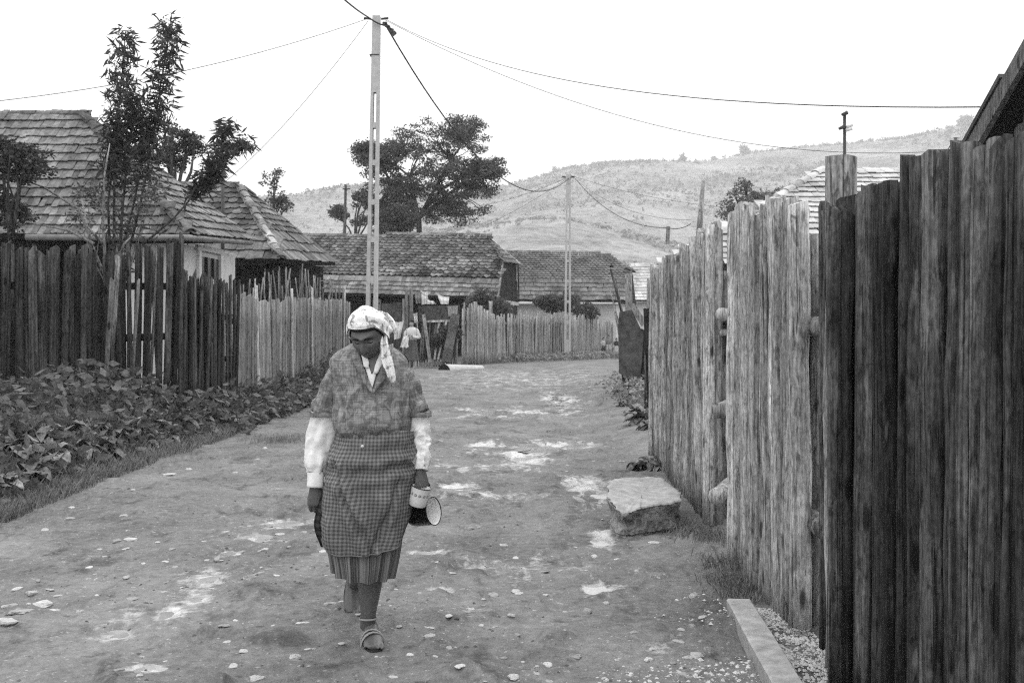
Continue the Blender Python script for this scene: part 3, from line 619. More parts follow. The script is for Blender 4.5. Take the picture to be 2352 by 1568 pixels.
for (z_, r0, ye) in ((1.44, .048, 4.52), (.52, .05, 4.52)):
    m_ = MB(); m_.tube([(FX + .09, 6.55, z_ - .02), (FX + .07, 5.4, z_), (FX + .02, ye, z_)], r0, 10, True, .04); m_.build('rail', M_['w_mid'], f2, True)
for (px, py, d_, r0) in ((1658, 722, 6.75, .047), (1652, 944, 6.7, .052), (1646, 1140, 6.6, .055), (1657, 764, 6.9, .024)):
    q = at(px, py, d_); m_ = MB(); m_.tube([q, q + Vector((.10, .25, .0)), q + Vector((.20, .5, .0))], r0, 10, True, .05); m_.build('rail', M_['w_mid'], f2, True)
# ---- farther poles
f1 = thing('pole_fence', 'farther stretch of grey weathered upright poles beyond the gap in the right fence', 'fence', (1.45, 9, 0))
y = 10.7; i = 0
while y > 7.28:
    rad = rr.uniform(.042, .062); yc = y - rad; X = 1.47 + .05 * (yc - 7) / 3.5; px = 1176 + F * X / yc
    tp = np.interp(px, [1500, 1520, 1550, 1590, 1620, 1640], [630, 615, 585, 565, 540, 520]) + rr.gauss(0, 8); h = EYE + (HOR - tp) * yc / F; z0 = gzs(X, yc) - .05
    upright('pole', pole_mb(rad * 1.05, h - z0, 1100 + i, 7, 8, .85, .009, rr.uniform(0, .04)), M_['w_mid'], f1, X + rr.uniform(-.02, .02), yc, z0, rr.uniform(0, 6), (rr.gauss(0, .01), rr.gauss(0, .010))); y -= 2 * rad * rr.uniform(.98, 1.10); i += 1
y = 10.6
while y > 7.4: upright('pole', pole_mb(.06, 1.85, 1200 + i, 3, 7), M_['w_mid'], f1, 1.57, y, 0, 0, (0, rr.gauss(0, .006))); y -= .125; i += 1
for z_ in (.6, 1.5): m_ = MB(); m_.tube([(1.66, 10.7, z_), (1.6, 7.3, z_)], .05, 8); m_.build('rail', M_['w_mid'], f1, True)
q = at(1630, 1215, 7.2); upright('pole', pole_mb(.045, at(1628, 516, 7.22).z, 1290, 8, 10, .95, .004), M_['w_light'], f1, q.x, 7.22, 0, 0)
# ---- dark boards at the far end of the right side
f0 = thing('board_fence', 'dark boards and leaning sticks with a broken rusty panel at the far right end', 'fence', (2.4, 19, 0))
poly = [at(x, y, 18.6) for x, y in ((1420, 745), (1423, 716), (1437, 714), (1451, 711), (1464, 738), (1478, 770), (1475, 820), (1470, 872), (1460, 878), (1422, 857))]
m_ = MB(); m_.prism(list(reversed(poly)), (0, 1, 0), .03); m_.build('panel', M_['dark_sheet'], f0)
for k, x in enumerate(range(1432, 1478, 9)): q = at(x, 0, 18.9); upright('board', plank_mb(.075, 1.25 + .1 * (k % 2), .025, 1300 + k, 3), M_['w_slat'], f0, q.x, 18.9, 0, 0)
for k, (x, tp, d_, w) in enumerate(((1486, 722, 15.6, .10), (1496, 708, 15.0, .1), (1490, 640, 16.0, .05), (1503, 615, 14.4, .06), (1512, 610, 13.5, .06), (1520, 618, 12.6, .06))): q = at(x, tp, d_); upright('board', plank_mb(w, q.z, .03, 1320 + k, 4), M_['w_slat' if k < 2 else 'w_mid'], f0, q.x, d_, 0, R(-20), (rr.gauss(0, .02), 0))
for k, (x0, y0, x1, y1, r0, mt) in enumerate(((1402, 617, 1428, 716, .028, 'w_slat'), (1398, 655, 1420, 735, .012, 'w_stick'), (1408, 690, 1424, 780, .02, 'w_stick'), (1414, 640, 1432, 730, .014, 'w_stick'))):
    m_ = MB(); m_.tube([at(x1 + (x1 - x0) * .5, y1 + (y1 - y0) * .5, 19.1), at(x1, y1, 19.1), at(x0, y0, 19)], [r0 * 1.2, r0, r0 * .7], 7); m_.build('stick', M_[mt], f0, True)
upright('board', plank_mb(.125, at(0, 628, 19).z, .05, 1350, 5, .008), M_['w_far'], f0, at(1447, 0, 19).x, 19.05, 0, 0, (-.01, 0))
m_ = MB(); m_.bar(at(1450, 700, 19.3), at(1480, 745, 19.3), .06, .12); m_.build('board', M_['w_far'], f0)

# ---- left fence A: tall thin dark slats
def slat_run(parent, p0, p1, tops, wr, mat, seed, gap=0.0, lean=.015, t=.022, name='slat', zoff=0.0, step=1.0, pole=False, back=0.0):
    r = random.Random(seed); a = Vector((p0[0], p0[1], 0)); b_ = Vector((p1[0], p1[1], 0)); L = (b_ - a).length; d = (b_ - a) / L; n = Vector((d.y, -d.x, 0)); rz_ = math.atan2(d.y, d.x); s = 0; k = 0
    while s < L:
        w = r.uniform(*wr); p = a + d * (s + w / 2) - n * (back + r.uniform(-.012, .012)); 
        if r.random() > gap:
            px = 1176 + F * p.x / p.y; tp = np.interp(px, [q[0] for q in tops], [q[1] for q in tops]); z0 = gzs(p.x, p.y) - .06
            h = EYE + (HOR - tp) * p.y / F - z0 + r.gauss(0, zoff)
            if pole: upright(name, pole_mb(w * .5, h, seed * 7 + k, 4, 6, .7, .014), M_[mat], parent, p.x, p.y, z0, r.uniform(0, 6), (r.gauss(0, lean), r.gauss(0, lean)))
            else: upright(name, plank_mb(w * .94, h, t, seed * 7 + k, 4, .003, 'rough', .1), M_[mat], parent, p.x, p.y, z0, rz_ + r.gauss(0, .04), (r.gauss(0, lean), r.gauss(0, lean)))
        s += w * step * r.uniform(1.0, 1.12); k += 1
fa = thing('slat_fence', 'tall crooked fence of thin dark slats with gaps, at the left edge', 'fence', (-5, 12, .3))
TA = [(-200, 545), (0, 552), (40, 556), (75, 572), (120, 566), (170, 575), (230, 572), (262, 578), (300, 566), (340, 562), (385, 556), (415, 552)]
pa0, pa1 = (-6.4, 10.0), (-4.36, 13.0)
slat_run(fa, pa0, pa1, TA, (.045, .10), 'w_slat', 71, .10, .018, zoff=.05); slat_run(fa, pa0, pa1, [(x, y + 6) for x, y in TA], (.07, .12), 'w_slat', 72, .35, .02, zoff=.05, back=.07)
for z_, o in ((.85, .10), (1.5, .10)): m_ = MB(); m_.bar((pa0[0] - .1, pa0[1] + o, z_ + .35), (pa1[0] - .1, pa1[1] + o, z_ + .45), .05, .09); m_.build('rail', M_['w_slat'], fa)
for (x, tp, bt, w) in ((258, 590, 800, .055), (240, 640, 920, .05), (303, 640, 890, .035), (345, 600, 880, .04)):
    d_ = 11.7 + (x - 240) * .011; q = at(x, tp, d_ - .08); upright('slat', plank_mb(w, q.z - at(x, bt, d_).z, .02, int(x) + 9, 4, .003), M_['w_board'], fa, q.x, q.y, at(x, bt, d_).z, .9, (.06, 0))
fb = thing('slat_fence', 'shorter stretch of close dark slats below the whitewashed house window', 'fence', (-4.2, 13.8, .3))
TB = [(400, 628), (430, 634), (470, 640), (510, 648), (550, 655)]
slat_run(fb, (-4.36, 13.04), (-4.05, 14.6), TB, (.04, .075), 'w_slat', 73, .06, .014, zoff=.05)
slat_run(fb, (-4.40, 13.04), (-4.1, 14.6), TB, (.06, .1), 'w_slat', 74, .4, .01, zoff=.05, back=.06)
for z_ in (.95, 1.55): m_ = MB(); m_.bar((-4.46, 13.0, z_), (-4.14, 14.6, z_), .04, .08); m_.build('rail', M_['w_slat'], fb)
fc = thing('board_fence', 'lower fence of wide grey boards with pale battens running to the bend on the left', 'fence', (-4.3, 20, .2))
TC = [(540, 676), (580, 678), (600, 694), (640, 690), (665, 684), (700, 688), (760, 690), (800, 694), (860, 700)]
pc0, pc1 = (-4.06, 14.66), (-4.42, 27.0)
slat_run(fc, pc0, pc1, TC, (.18, .30), 'w_board', 75, .0, .008, .03, 'board', zoff=.025)
for z_ in (.8, 1.5): m_ = MB(); m_.bar((pc0[0] - .12, pc0[1], z_), (pc1[0] - .12, pc1[1], z_), .05, .09); m_.build('rail', M_['w_board'], fc)
for k, (x, tp) in enumerate(((586, 682), (666, 690), (711, 688), (785, 692))):
    tt = 0
    for q in np.linspace(0, 1, 400):
        X = pc0[0] + (pc1[0] - pc0[0]) * q; Y = pc0[1] + (pc1[1] - pc0[1]) * q
        if 1176 + F * X / Y >= x: break
    q_ = at(x, tp, Y); upright('batten', plank_mb(.05, q_.z, .07, 1500 + k, 5, .004), M_['w_strip'], fc, X + .05, Y, gzs(X, Y), R(10), (-.02 + .01 * k, 0))
# wattle sticks behind it
fw = thing('stick_fence', 'straggling fence of thin bare sticks standing up behind the grey board fence', 'fence', (-4.7, 20, .2))
r_ = random.Random(12)
for k in range(64):
    Y = 15.2 + 13.5 * (k / 63) ** .9 + r_.uniform(-.1, .1); X = -4.62 - .02 * (Y - 15); px = 1176 + F * X / Y; tp = np.interp(px, [550, 620, 680, 730, 760, 840], [655, 640, 632, 640, 660, 672]) + r_.uniform(-28, 22); z0 = gzs(X, Y) - .05; h = EYE + (HOR - tp) * Y / F - z0
    upright('stick', pole_mb(r_.uniform(.014, .028), h, 1600 + k, 5, 6, .6, .022), M_['w_stick'], fw, X, Y, z0, 0, (r_.gauss(0, .04), r_.gauss(0, .03)))
m_ = MB(); m_.bar((-4.68, 15.2, 1.6), (-4.95, 28.6, 1.6), .03, .05); m_.build('rail', M_['w_stick'], fw)

# ---- far picket fence across the bend
fd = thing('picket_fence', 'grey picket fence across the bend below the long tiled roof', 'fence', (1, 42, .3))
TD = [(1050, 704), (1100, 700), (1130, 726), (1200, 722), (1290, 724), (1330, 726), (1372, 722), (1376, 738), (1420, 742)]
e0, e1, e2 = on_ground(1060, 832, .12), on_ground(1300, 815, .1), on_ground(1425, 809, .0)
slat_run(fd, e0, e1, TD, (.07, .13), 'w_far', 81, .03, .02, .025, 'picket', zoff=.07); slat_run(fd, e1, e2, TD, (.07, .13), 'w_far', 82, .03, .02, .025, 'picket', zoff=.05)
slat_run(fd, e0 + Vector((0, .1, 0)), e1 + Vector((0, .1, 0)), [(a, b + 8) for a, b in TD], (.12, .16), 'w_far', 83, .1, .02, .02, 'picket', zoff=.03, back=.05)
for k, (x, y0, y1, w, mt) in enumerate(((1127, 692, 745, .14, 'w_light'), (1206, 762, 800, .10, 'w_strip'), (1372, 722, 818, .12, 'w_light'), (1320, 760, 790, .1, 'w_strip'))):
    d_ = e0.y + (e2.y - e0.y) * (x - 1060) / 365 - .12; q = at(x, y0, d_); upright('picket', plank_mb(w, q.z - at(x, y1, d_).z, .03, 1700 + k, 3), M_[mt], fd, q.x, d_, at(x, y1, d_).z)
m_ = MB(); m_.bar(Vector((e0.x, e0.y + .08, 1.5)), Vector((e1.x, e1.y + .08, 1.5)), .05, .08); m_.build('rail', M_['w_far'], fd)
# ---- gate corner beside the girl
GD = 34.0
gt = thing('yard_gate', 'dark sheet yard gate with posts right behind the headscarf of the walking woman', 'gate', at(905, 0, GD).xy.to_3d())
def pan(parent, name, pts, d, mat, th=.04): m_ = MB(); m_.prism([at(x, y, d) for x, y in reversed(pts)], (0, 1, 0), th); return m_.build(name, M_[mat], parent)
pan(gt, 'gate_leaf', ((876, 698), (922, 694), (924, 842), (874, 842)), GD, 'dark_sheet'); pan(gt, 'gate_board', ((856, 690), (874, 688), (873, 845), (855, 845)), GD + .1, 'w_board'); pan(gt, 'gate_board', ((886, 776), (926, 774), (926, 846), (884, 846)), GD - .06, 'w_slat')
for (x, tp, w) in ((927, 686, .1), (934, 664, .12), (944, 662, .14)): q = at(x, tp, GD - .15); upright('gate_post', pole_mb(w / 2 * 1.1, q.z, int(x), 4, 7), M_['w_board'], gt, q.x, q.y, 0)
pf = thing('patchwork_fence', 'patched fence of dark board and laths with leaning planks beside the girl', 'fence', at(1005, 0, GD - .5).xy.to_3d())
pan(pf, 'top_board', ((961, 703), (1056, 700), (1054, 735), (962, 738)), GD + .2, 'dark_sheet'); pan(pf, 'top_board', ((1028, 703), (1052, 702), (1050, 726), (1030, 727)), GD + .1, 'w_far')
r_ = random.Random(4)
for k in range(17): x = 958 + k * 5.6; q = at(x, 712 + r_.uniform(0, 18), GD + .35); upright('lath', plank_mb(r_.uniform(.04, .09), q.z, .02, 1800 + k, 3), M_['w_board' if k % 3 else 'w_slat'], pf, q.x, q.y, 0, 0, (r_.gauss(.05, .05), 0))
m_ = MB(); m_.bar(at(980, 738, GD - .05), at(1044, 736, GD - .05), .06, .07); m_.build('rail', M_['w_light'], pf)
for (x0, y0, x1, y1, w, mt) in ((973, 722, 990, 846, .11, 'w_board'), (1026, 735, 1006, 826, .06, 'w_far'), (1008, 742, 998, 826, .06, 'w_far')):
    m_ = MB(); m_.bar(at(x1, y1, GD - .9), at(x0, y0, GD - .1), w, .04, (0, 1, 0)); m_.build('prop_plank', M_[mt], pf)
lp = MB(); lp.bar(at(1024, 832, GD - 1.6), at(1046, 722, GD - .2), .30, .05, (0, 1, 0)); tag(lp.build('leaning_plank', M_['w_slat']), 'wide dark plank leaning against the patched fence right of the girl', 'plank')
lb = MB(); lb.bar(at(962, 837, GD - 1.3), at(1022, 833, GD - 1.3), .10, .12); tag(lb.build('timber_beam', M_['w_board']), 'long squared timber lying at the foot of the patched fence', 'beam')
# ------------------------------------------------------------------ utility poles and wires
def concrete_pole(base, top_z, wb, wt, label, slots, seed, lean=0.0):
    t = thing('utility_pole', label, 'pole', base, 'concrete utility poles'); H = top_z - base[2]; bx, by, bz = base
    def W(k): return wb + (wt - wb) * k
    sl = [(a / 1.0, b / 1.0) for a, b in slots]; dep = .17
    for s in (-1, 1):                                   # two legs of the ladder-like shaft
        b = MB(); P = []
        for k in np.linspace(0, sl[-1][1], 9):
            w = W(k); lw = w * .33; x0 = s * w / 2; x1 = s * (w / 2 - lw); a, c = min(x0, x1), max(x0, x1); P.append([(bx + a + lean * k, by - dep / 2, bz + H * k), (bx + c + lean * k, by - dep / 2, bz + H * k), (bx + c + lean * k, by + dep / 2, bz + H * k), (bx + a + lean * k, by + dep / 2, bz + H * k)])
        b.grid(np.array(P), closed=True); b.f.append((3, 2, 1, 0)); b.build('shaft_leg', M_['concrete'], t)
    prev = 0.0
    for (a, c) in sl:
        if a - prev > .001:
            k = (a + prev) / 2; b = MB(); b.box((bx + lean * k, by, bz + H * k), (W(k) * .36, dep * .9, H * (a - prev))); b.build('rung', M_['concrete'], t)
        prev = c
    b = MB(); P = []
    for k in (sl[-1][1], 1.0):
        w = W(k) / 2; P.append([(bx - w + lean * k, by - dep / 2, bz + H * k), (bx + w + lean * k, by - dep / 2, bz + H * k), (bx + w + lean * k, by + dep / 2, bz + H * k), (bx - w + lean * k, by + dep / 2, bz + H * k)])
    b.grid(np.array(P), closed=True); b.f.extend([(3, 2, 1, 0), (4, 5, 6, 7)]); b.build('pole_top', M_['concrete'], t)
    return t
P1 = Vector((at(851, 0, 22).x, 22, 0)); T1z = at(865, 38, 22).z; lean1 = at(865, 0, 22).x - P1.x
u1 = concrete_pole(P1, T1z, .275, .165, 'tall concrete ladder-shaft utility pole rising behind the walking woman', [(.06, .17), (.19, .285), (.305, .395), (.41, .495), (.51, .60), (.615, .70), (.715, .795)], 1, lean1)
P2 = Vector((at(1303, 0, 42.5).x, 42.5, gzs(2.5, 42.5))); T2z = at(1306, 400, 42.5).z; lean2 = at(1306, 0, 42.5).x - P2.x
u2 = concrete_pole(P2, T2z, .30, .19, 'distant concrete utility pole in front of the far picket fence', [(.10, .19), (.205, .30), (.315, .41), (.425, .52), (.535, .63), (.645, .735), (.75, .83)], 2, lean2)
def sagwire(pts, sag, r, label, n=16, name='overhead_wire'):
    out = []
    for a, b in zip(pts[:-1], pts[1:]):
        a, b = Vector(a), Vector(b)
        for i in range(n):
            k = i / n; p = a.lerp(b, k); p.z -= sag * 4 * k * (1 - k); out.append(p)
    out.append(Vector(pts[-1])); m_ = MB(); m_.tube(out, r, 5); return tag(m_.build(name, M_['wire'], None, True), label, 'wire', 'overhead wires')
tp1 = at(868, 44, 21.9); tp2 = at(1306, 410, 42.4); cl1 = at(888, 62, 21.9); cl2 = at(1322, 411, 42.3)
sagwire([at(770, -20, 17), at(846, 40, 21.8), at(888, 60, 21.9)], .03, .018, 'thick cable coming from the top edge to the tall concrete pole')
sagwire([cl1, at(1240, 410, 41), tp2], .0, .014, 'straight dummy', 2)
bpy.data.objects.remove(bpy.data.objects['overhead_wire.001'])
sagwire([cl1, tp2], 1.75, .019, 'thick cable sagging from the tall concrete pole to the distant one', 26)
sagwire([cl2, at(1534, 523, 34)], .55, .014, 'thick cable running from the distant pole down towards the right fence'); sagwire([at(1534, 523, 34), at(1590, 512, 33)], .1, .014, 'short end of the thick cable at the wooden mast behind the right fence')
sagwire([at(884, 43, 21.9), at(2268, 246, 8.4)], .52, .006, 'long upper wire crossing the sky to the dark shed roof', 30); sagwire([at(884, 46, 21.9), at(2180, 346, 22.5)], .95, .0065, 'thin lower wire crossing the sky to the short mast over the plank fence', 30)
sagwire([at(842, 44, 21.9), at(-60, 238, 18)], .25, .0065, 'thin wire running left from the tall pole past the slender tree'); sagwire([at(846, 48, 21.9), at(500, 432, 26)], .25, .006, 'faint wire slanting down left from the tall pole to the timber house')
sagwire([at(1300, 409, 42.4), at(1120, 470, 44)], .1, .007, 'upper of two thin wires from the distant pole into the big tree'); sagwire([at(1300, 412, 42.4), at(1110, 520, 44)], .1, .007, 'lower of two thin wires from the distant pole into the big tree')
sagwire([at(1312, 403, 42.4), at(1680, 478, 36)], .2, .007, 'upper thin wire from the distant pole to the right'); sagwire([at(1312, 404, 42.4), at(1590, 505, 33)], .5, .007, 'lower thin wire from the distant pole to the wooden mast')
# hardware on the pole heads
for (u, c, s) in ((u1, at(865, 44, 21.88), 1.0), (u2, at(1306, 407, 42.35), 1.6)):
    for (dx, dz, L) in ((.10, 0.0, .18), (-.12, .0, .18)):
        m_ = MB(); m_.tube([c + Vector((dx, 0, dz)), c + Vector((dx + .16 * (1 if dx > 0 else -1), 0, dz + .02))], .025 * s, 7); m_.build('insulator_arm', M_['iron'], u)
for k in range(5): q = at(884 + k * 5.2, 55 + k * 5.5, 21.88); m_ = MB(); m_.box(q, (.10, .08, .07), Matrix.Rotation(k * .6, 4, 'Y')); m_.build('cable_clamp', M_['iron'], u1)
m_ = MB(); q = at(861, 128, 22); m_.box(q, (.215, .19, .02)); m_.build('band', M_['iron'], u1)
# masts
m_ = thing('service_mast', 'dark iron service mast with insulators rising behind the split fence post', 'mast', at(1940, 620, 21.5)); q = at(1940, 262, 21.5)
t_ = MB(); t_.tube([Vector((q.x, 21.5, 2.4)), q], .035, 8); t_.build('mast', M_['iron'], m_, True)
for (dx, y) in ((-.06, 296), (.10, 292), (.09, 300), (0, 264)): t_ = MB(); c = at(1940, y, 21.45) + Vector((dx, 0, 0)); t_.tube([c + Vector((-.06, 0, 0)), c + Vector((.06, 0, .05))], [.03, .045], 7); t_.build('insulator', M_['porcelain' if dx > 0 else 'iron'], m_, True)
m_ = thing('roof_mast', 'short iron mast with white cap and a wire above the plank fence', 'mast', at(2195, 600, 22.5)); q = at(2195, 314, 22.5)
t_ = MB(); t_.tube([Vector((q.x, 22.5, 2.4)), q], .04, 8); t_.build('mast', M_['w_mid'], m_, True); t_ = MB(); t_.box(q, (.14, .1, .05)); t_.build('cap', M_['porcelain'], m_)
t_ = MB(); t_.bar(at(2180, 347, 22.4), at(2204, 347, 22.4), .03, .04); t_.build('cross_arm', M_['iron'], m_)
t_ = MB(); t_.tube([at(2166, 345, 22.4), at(2178, 343, 22.4), at(2190, 322, 22.4)], .012, 5); t_.build('lead_wire', M_['wire'], m_, True)
m_ = thing('wooden_mast', 'crooked wooden mast carrying wires behind the far weathered poles', 'mast', at(1605, 700, 32)); q = at(1615, 415, 32)
t_ = MB(); t_.tube([at(1597, 690, 32), at(1607, 520, 32), q], [.10, .09, .06], 8, True, .06); t_.build('mast', M_['w_mid'], m_, True)
for y in (505, 516): t_ = MB(); t_.box(at(1594, y, 31.9), (.16, .1, .14)); t_.build('insulator', M_['porcelain'], m_)
t_ = MB(); t_.tube([at(1533, 560, 34), at(1535, 520, 34)], .07, 7); t_.build('spur_post', M_['w_light'], m_)
m_ = thing('wooden_pole', 'thin wooden pole with a crossbar standing before the big tree', 'pole', at(790, 700, 47)); t_ = MB(); t_.tube([at(788, 690, 47), at(794, 424, 47)], [.10, .06], 7); t_.build('mast', M_['bark'], m_, True)
t_ = MB(); t_.bar(at(787, 434, 46.9), at(804, 434, 46.9), .04, .05); t_.build('cross_arm', M_['bark'], m_)
m_ = thing('thin_post', 'thin dark post standing before the timber house roof', 'post', at(511, 700, 23.2)); t_ = MB(); t_.tube([at(511, 690, 23.2), at(512, 362, 23.2)], [.05, .035], 7); t_.build('shaft', M_['iron'], m_, True)

# ------------------------------------------------------------------ stones on the road
def rock_mb(r, seed, flat=.4, n=9, m=6):
    g = random.Random(seed); P = []; ph = [g.uniform(0, 6) for _ in range(4)]
    for i in range(m + 1):
        th = math.pi * i / m; row = []
        for j in range(n):
            a = 2 * math.pi * j / n; k = 1 + .18 * math.sin(2 * a + ph[0]) + .13 * math.sin(3 * a + ph[1] + th) + g.uniform(-.10, .10); s = abs(math.sin(th)) ** .7
            row.append((math.cos(a) * s * k * r, math.sin(a) * s * k * r * .75, math.cos(th) * r * flat * g.uniform(.85, 1.1)))
        P.append(row)
    b = MB(); b.grid(np.array(P), closed=True); return b
rk = [rock_mb(1.0, 50 + i, .20 + .07 * (i % 4)).mesh('stone', M_['stone'], False) for i in range(10)]
BIG = [(52, 1406, 32, 'large pale flat stone near the left edge'), (14, 1432, 26, 'pale stone cut off by the left edge'), (98, 1388, 26, 'pale knobbly stone beside the large flat stone at the left'), (72, 1366, 14, None), (132, 1364, 14, None),
       (300, 1237, 16, 'pale angular stone left of the wet track'), (268, 1238, 14, None), (1594, 1377, 17, 'pale loaf-shaped stone left of the concrete beam'), (1614, 1424, 14, 'pale stone beside the end of the concrete beam'), (388, 1092, 14, None),
       (1184, 1352, 15, 'pale flat stone in the middle of the road right of the woman'), (1560, 1472, 16, None), (1600, 1505, 20, None), (1490, 1512, 14, None), (1180, 1553, 18, 'pale flat stone at the bottom edge of the road'), (744, 1268, 16, 'pale wedge stone just behind the skirt of the woman'), (122, 1400, 10, None),
       (1590, 1440, 13, None), (560, 1500, 14, None), (1250, 1308, 13, None), (1040, 1312, 10, None), (1070, 1405, 14, None), (160, 1192, 12, None), (225, 1088, 16, None), (115, 1352, 12, None)]
def put_stone(x, y, r, k, label=None, sunk=.25):
    z = gzs(x, y); M = Matrix.Translation((x, y, z + r * .30 - r * sunk)) @ Matrix.Rotation(random.uniform(0, 6), 4, 'Z') @ Matrix.Rotation(random.gauss(0, .12), 4, 'X') @ Matrix.Diagonal((r, r, r, 1))
    o = place('stone', rk[k % 10], None, M); tag(o, label or 'small pale stone lying on the trodden dirt road', 'stone', 'pale stones on the road')
for i, (px, py, hw, lb_) in enumerate(BIG):
    c = on_ground(px, py); put_stone(c.x, c.y, hw / F * c.y, i, lb_)
rs = random.Random(22); cnt = 0
while cnt < 175:
    py = rs.uniform(905, 1560); px = rs.uniform(-10, 1700); c = on_ground(px, py)
    if not (-3.5 < c.x < 1.3) or fbm(np.array([c.x * .9]), np.array([c.y * .9]), 5, 2)[0] < .42: continue
    r = rs.choice([.012, .015, .018, .022, .028, .036]) * (1 + (c.y - 4) * .05); put_stone(c.x, c.y, r, cnt, None, .3); cnt += 1
# pebbles and crumbs of earth: uncountable
def bits(name, n, area, r0, r1, mat, seed, flat=.6, dens=None, zoff=0.0):
    g = np.random.default_rng(seed); X = g.uniform(area[0], area[1], n); Y = area[2] + (area[3] - area[2]) * g.random(n) ** 1.4
    if dens is not None: k = dens(X, Y, g); X, Y = X[k], Y[k]
    n = len(X); Z = gz(X, Y) + zoff; s = r0 + (r1 - r0) * g.random(n) ** 3
    base = np.array([(1, 0, 0), (0, 1, 0), (-1, 0, 0), (0, -1, 0), (0, 0, 1)]); V = base[None] * g.uniform(.6, 1.2, (n, 5, 3)); a = g.uniform(0, 6.3, n); ca, sa = np.cos(a)[:, None], np.sin(a)[:, None]
    V = np.stack([V[..., 0] * ca - V[..., 1] * sa, V[..., 0] * sa + V[..., 1] * ca, V[..., 2] * flat], -1) * s[:, None, None] + np.stack([X, Y, Z - s * .1], -1)[:, None]
    T = V[:, [[0, 1, 4], [1, 2, 4], [2, 3, 4], [3, 0, 4]]].reshape(-1, 3, 3); o = place(name, quads_mesh(name, T, mat, 3)); struct(o, 'stuff'); return o
o = bits('pebbles', 5200, (-3.6, 1.35, 3.0, 16), .003, .014, M_['stone'], 3, .5, lambda X, Y, g: fbm(X * 1.1, Y * 1.1, 15, 3) + g.random(len(X)) * .3 > .60); o['label'] = 'pale pebbles strewn over the road'
o = bits('earth_clods', 4200, (-3.7, 1.35, 3.0, 18), .004, .020, M_['stone_d'], 4, .55, lambda X, Y, g: fbm(X * 1.3 + 8, Y * 1.3, 25, 3) + g.random(len(X)) * .25 > .62); o['label'] = 'dark crumbs of earth on the road'
# ------------------------------------------------------------------ broken concrete block
def boulder():
    T_ = [at(*q) for q in ((1397, 1140, 7.15), (1397, 1118, 7.3), (1404, 1104, 7.6), (1440, 1098, 7.8), (1490, 1096, 7.9), (1522, 1098, 7.9), (1536, 1112, 7.7), (1562, 1130, 7.4), (1566, 1150, 7.1), (1540, 1158, 7.0), (1512, 1160, 6.93), (1490, 1164, 6.88), (1470, 1168, 6.84), (1450, 1177, 6.82), (1432, 1180, 6.82), (1416, 1168, 6.87), (1404, 1154, 7.0))]
    cx = sum(q.x for q in T_) / len(T_); cy = sum(q.y for q in T_) / len(T_); t = thing('concrete_block', 'broken concrete block with flat pale top lying against the right fence', 'block', (cx, cy, 0)); ring = []
    for a_, b2 in zip(T_, T_[1:] + T_[:1]):
        for q in (0, .25, .5, .75): ring.append(a_.lerp(b2, q))
    n = len(ring); m = 20; RG = np.array([tuple(q) for q in ring]); ang = np.arange(n) / n * 2 * math.pi; P = []
    for i in range(m):
        k = i / (m - 1); nn = fbm(np.cos(ang) * 2.2 + 4, np.sin(ang) * 2.2 + k * 1.6, 91, 4) - .5; n2 = fbm(np.cos(ang) * 8 + 4, np.sin(ang) * 8 + k * 5, 93, 3) - .5; cav = np.where(nn > -.02, -.028 * np.clip(nn + .02, 0, .2) / .1, 0) * math.sin(math.pi * min(1, max(0, (k - .1) / .8)))
        row = RG.copy(); dx, dy = row[:, 0] - cx, row[:, 1] - cy; L = np.hypot(dx, dy); f = 1 + (cav + n2 * .055 * (k < .95) - .02 * (k < .2)) / L; row[:, 0] = cx + dx * f; row[:, 1] = cy + dy * f; row[:, 2] = -.03 + (RG[:, 2] + .03) * k; P.append(row)
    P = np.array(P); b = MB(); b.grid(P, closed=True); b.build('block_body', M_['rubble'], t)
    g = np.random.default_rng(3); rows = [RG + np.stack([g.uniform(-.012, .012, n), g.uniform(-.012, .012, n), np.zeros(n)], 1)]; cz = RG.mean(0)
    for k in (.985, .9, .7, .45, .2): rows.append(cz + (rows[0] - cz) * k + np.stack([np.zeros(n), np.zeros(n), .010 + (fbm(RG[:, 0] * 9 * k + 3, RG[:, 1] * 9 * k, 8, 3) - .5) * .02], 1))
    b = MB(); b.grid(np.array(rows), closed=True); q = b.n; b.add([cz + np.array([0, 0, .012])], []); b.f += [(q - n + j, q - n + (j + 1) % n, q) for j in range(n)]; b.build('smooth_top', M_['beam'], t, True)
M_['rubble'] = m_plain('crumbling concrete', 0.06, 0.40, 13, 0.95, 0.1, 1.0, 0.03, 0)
boulder()
# ------------------------------------------------------------------ concrete beam and gravel
a = on_ground(1697, 1374, .07); a.z = .012; b_ = on_ground(1812, 1568, .07); b_.z = .012; d_ = (b_ - a).normalized(); b_ = a + d_ * 2.2
bm_ = MB(); P = []
for k in np.linspace(0, 1, 9):
    p = a.lerp(b_, k); sd = d_.cross(Vector((0, 0, 1))).normalized(); w = .062 + random.uniform(-.002, .002); row = []
    for (x, z) in ((-w, -.12), (-w, .05), (-w + .008, .058), (w - .008, .058), (w, .05), (w, -.12)): row.append(p + sd * x + Vector((0, 0, z + random.uniform(-.0015, .0015))))
    P.append(row)
bm_.grid(np.array(P), closed=True); bm_.f.append(tuple(reversed(range(6)))); bm_.f.append(tuple(48 + j for j in range(6))); tag(bm_.build('concrete_beam', M_['beam']), 'pale concrete beam lying along the foot of the right fence', 'beam')
o = bits('gravel', 9000, (.85, 1.42, 3.2, 5.6), .006, .020, M_['gravel'], 8, .7, lambda X, Y, g: (X > np.interp(Y, [3.2, 5.2], [1.14, 1.08])) & (Y < 5.1)); o['label'] = 'pale gravel between the concrete beam and the fence'
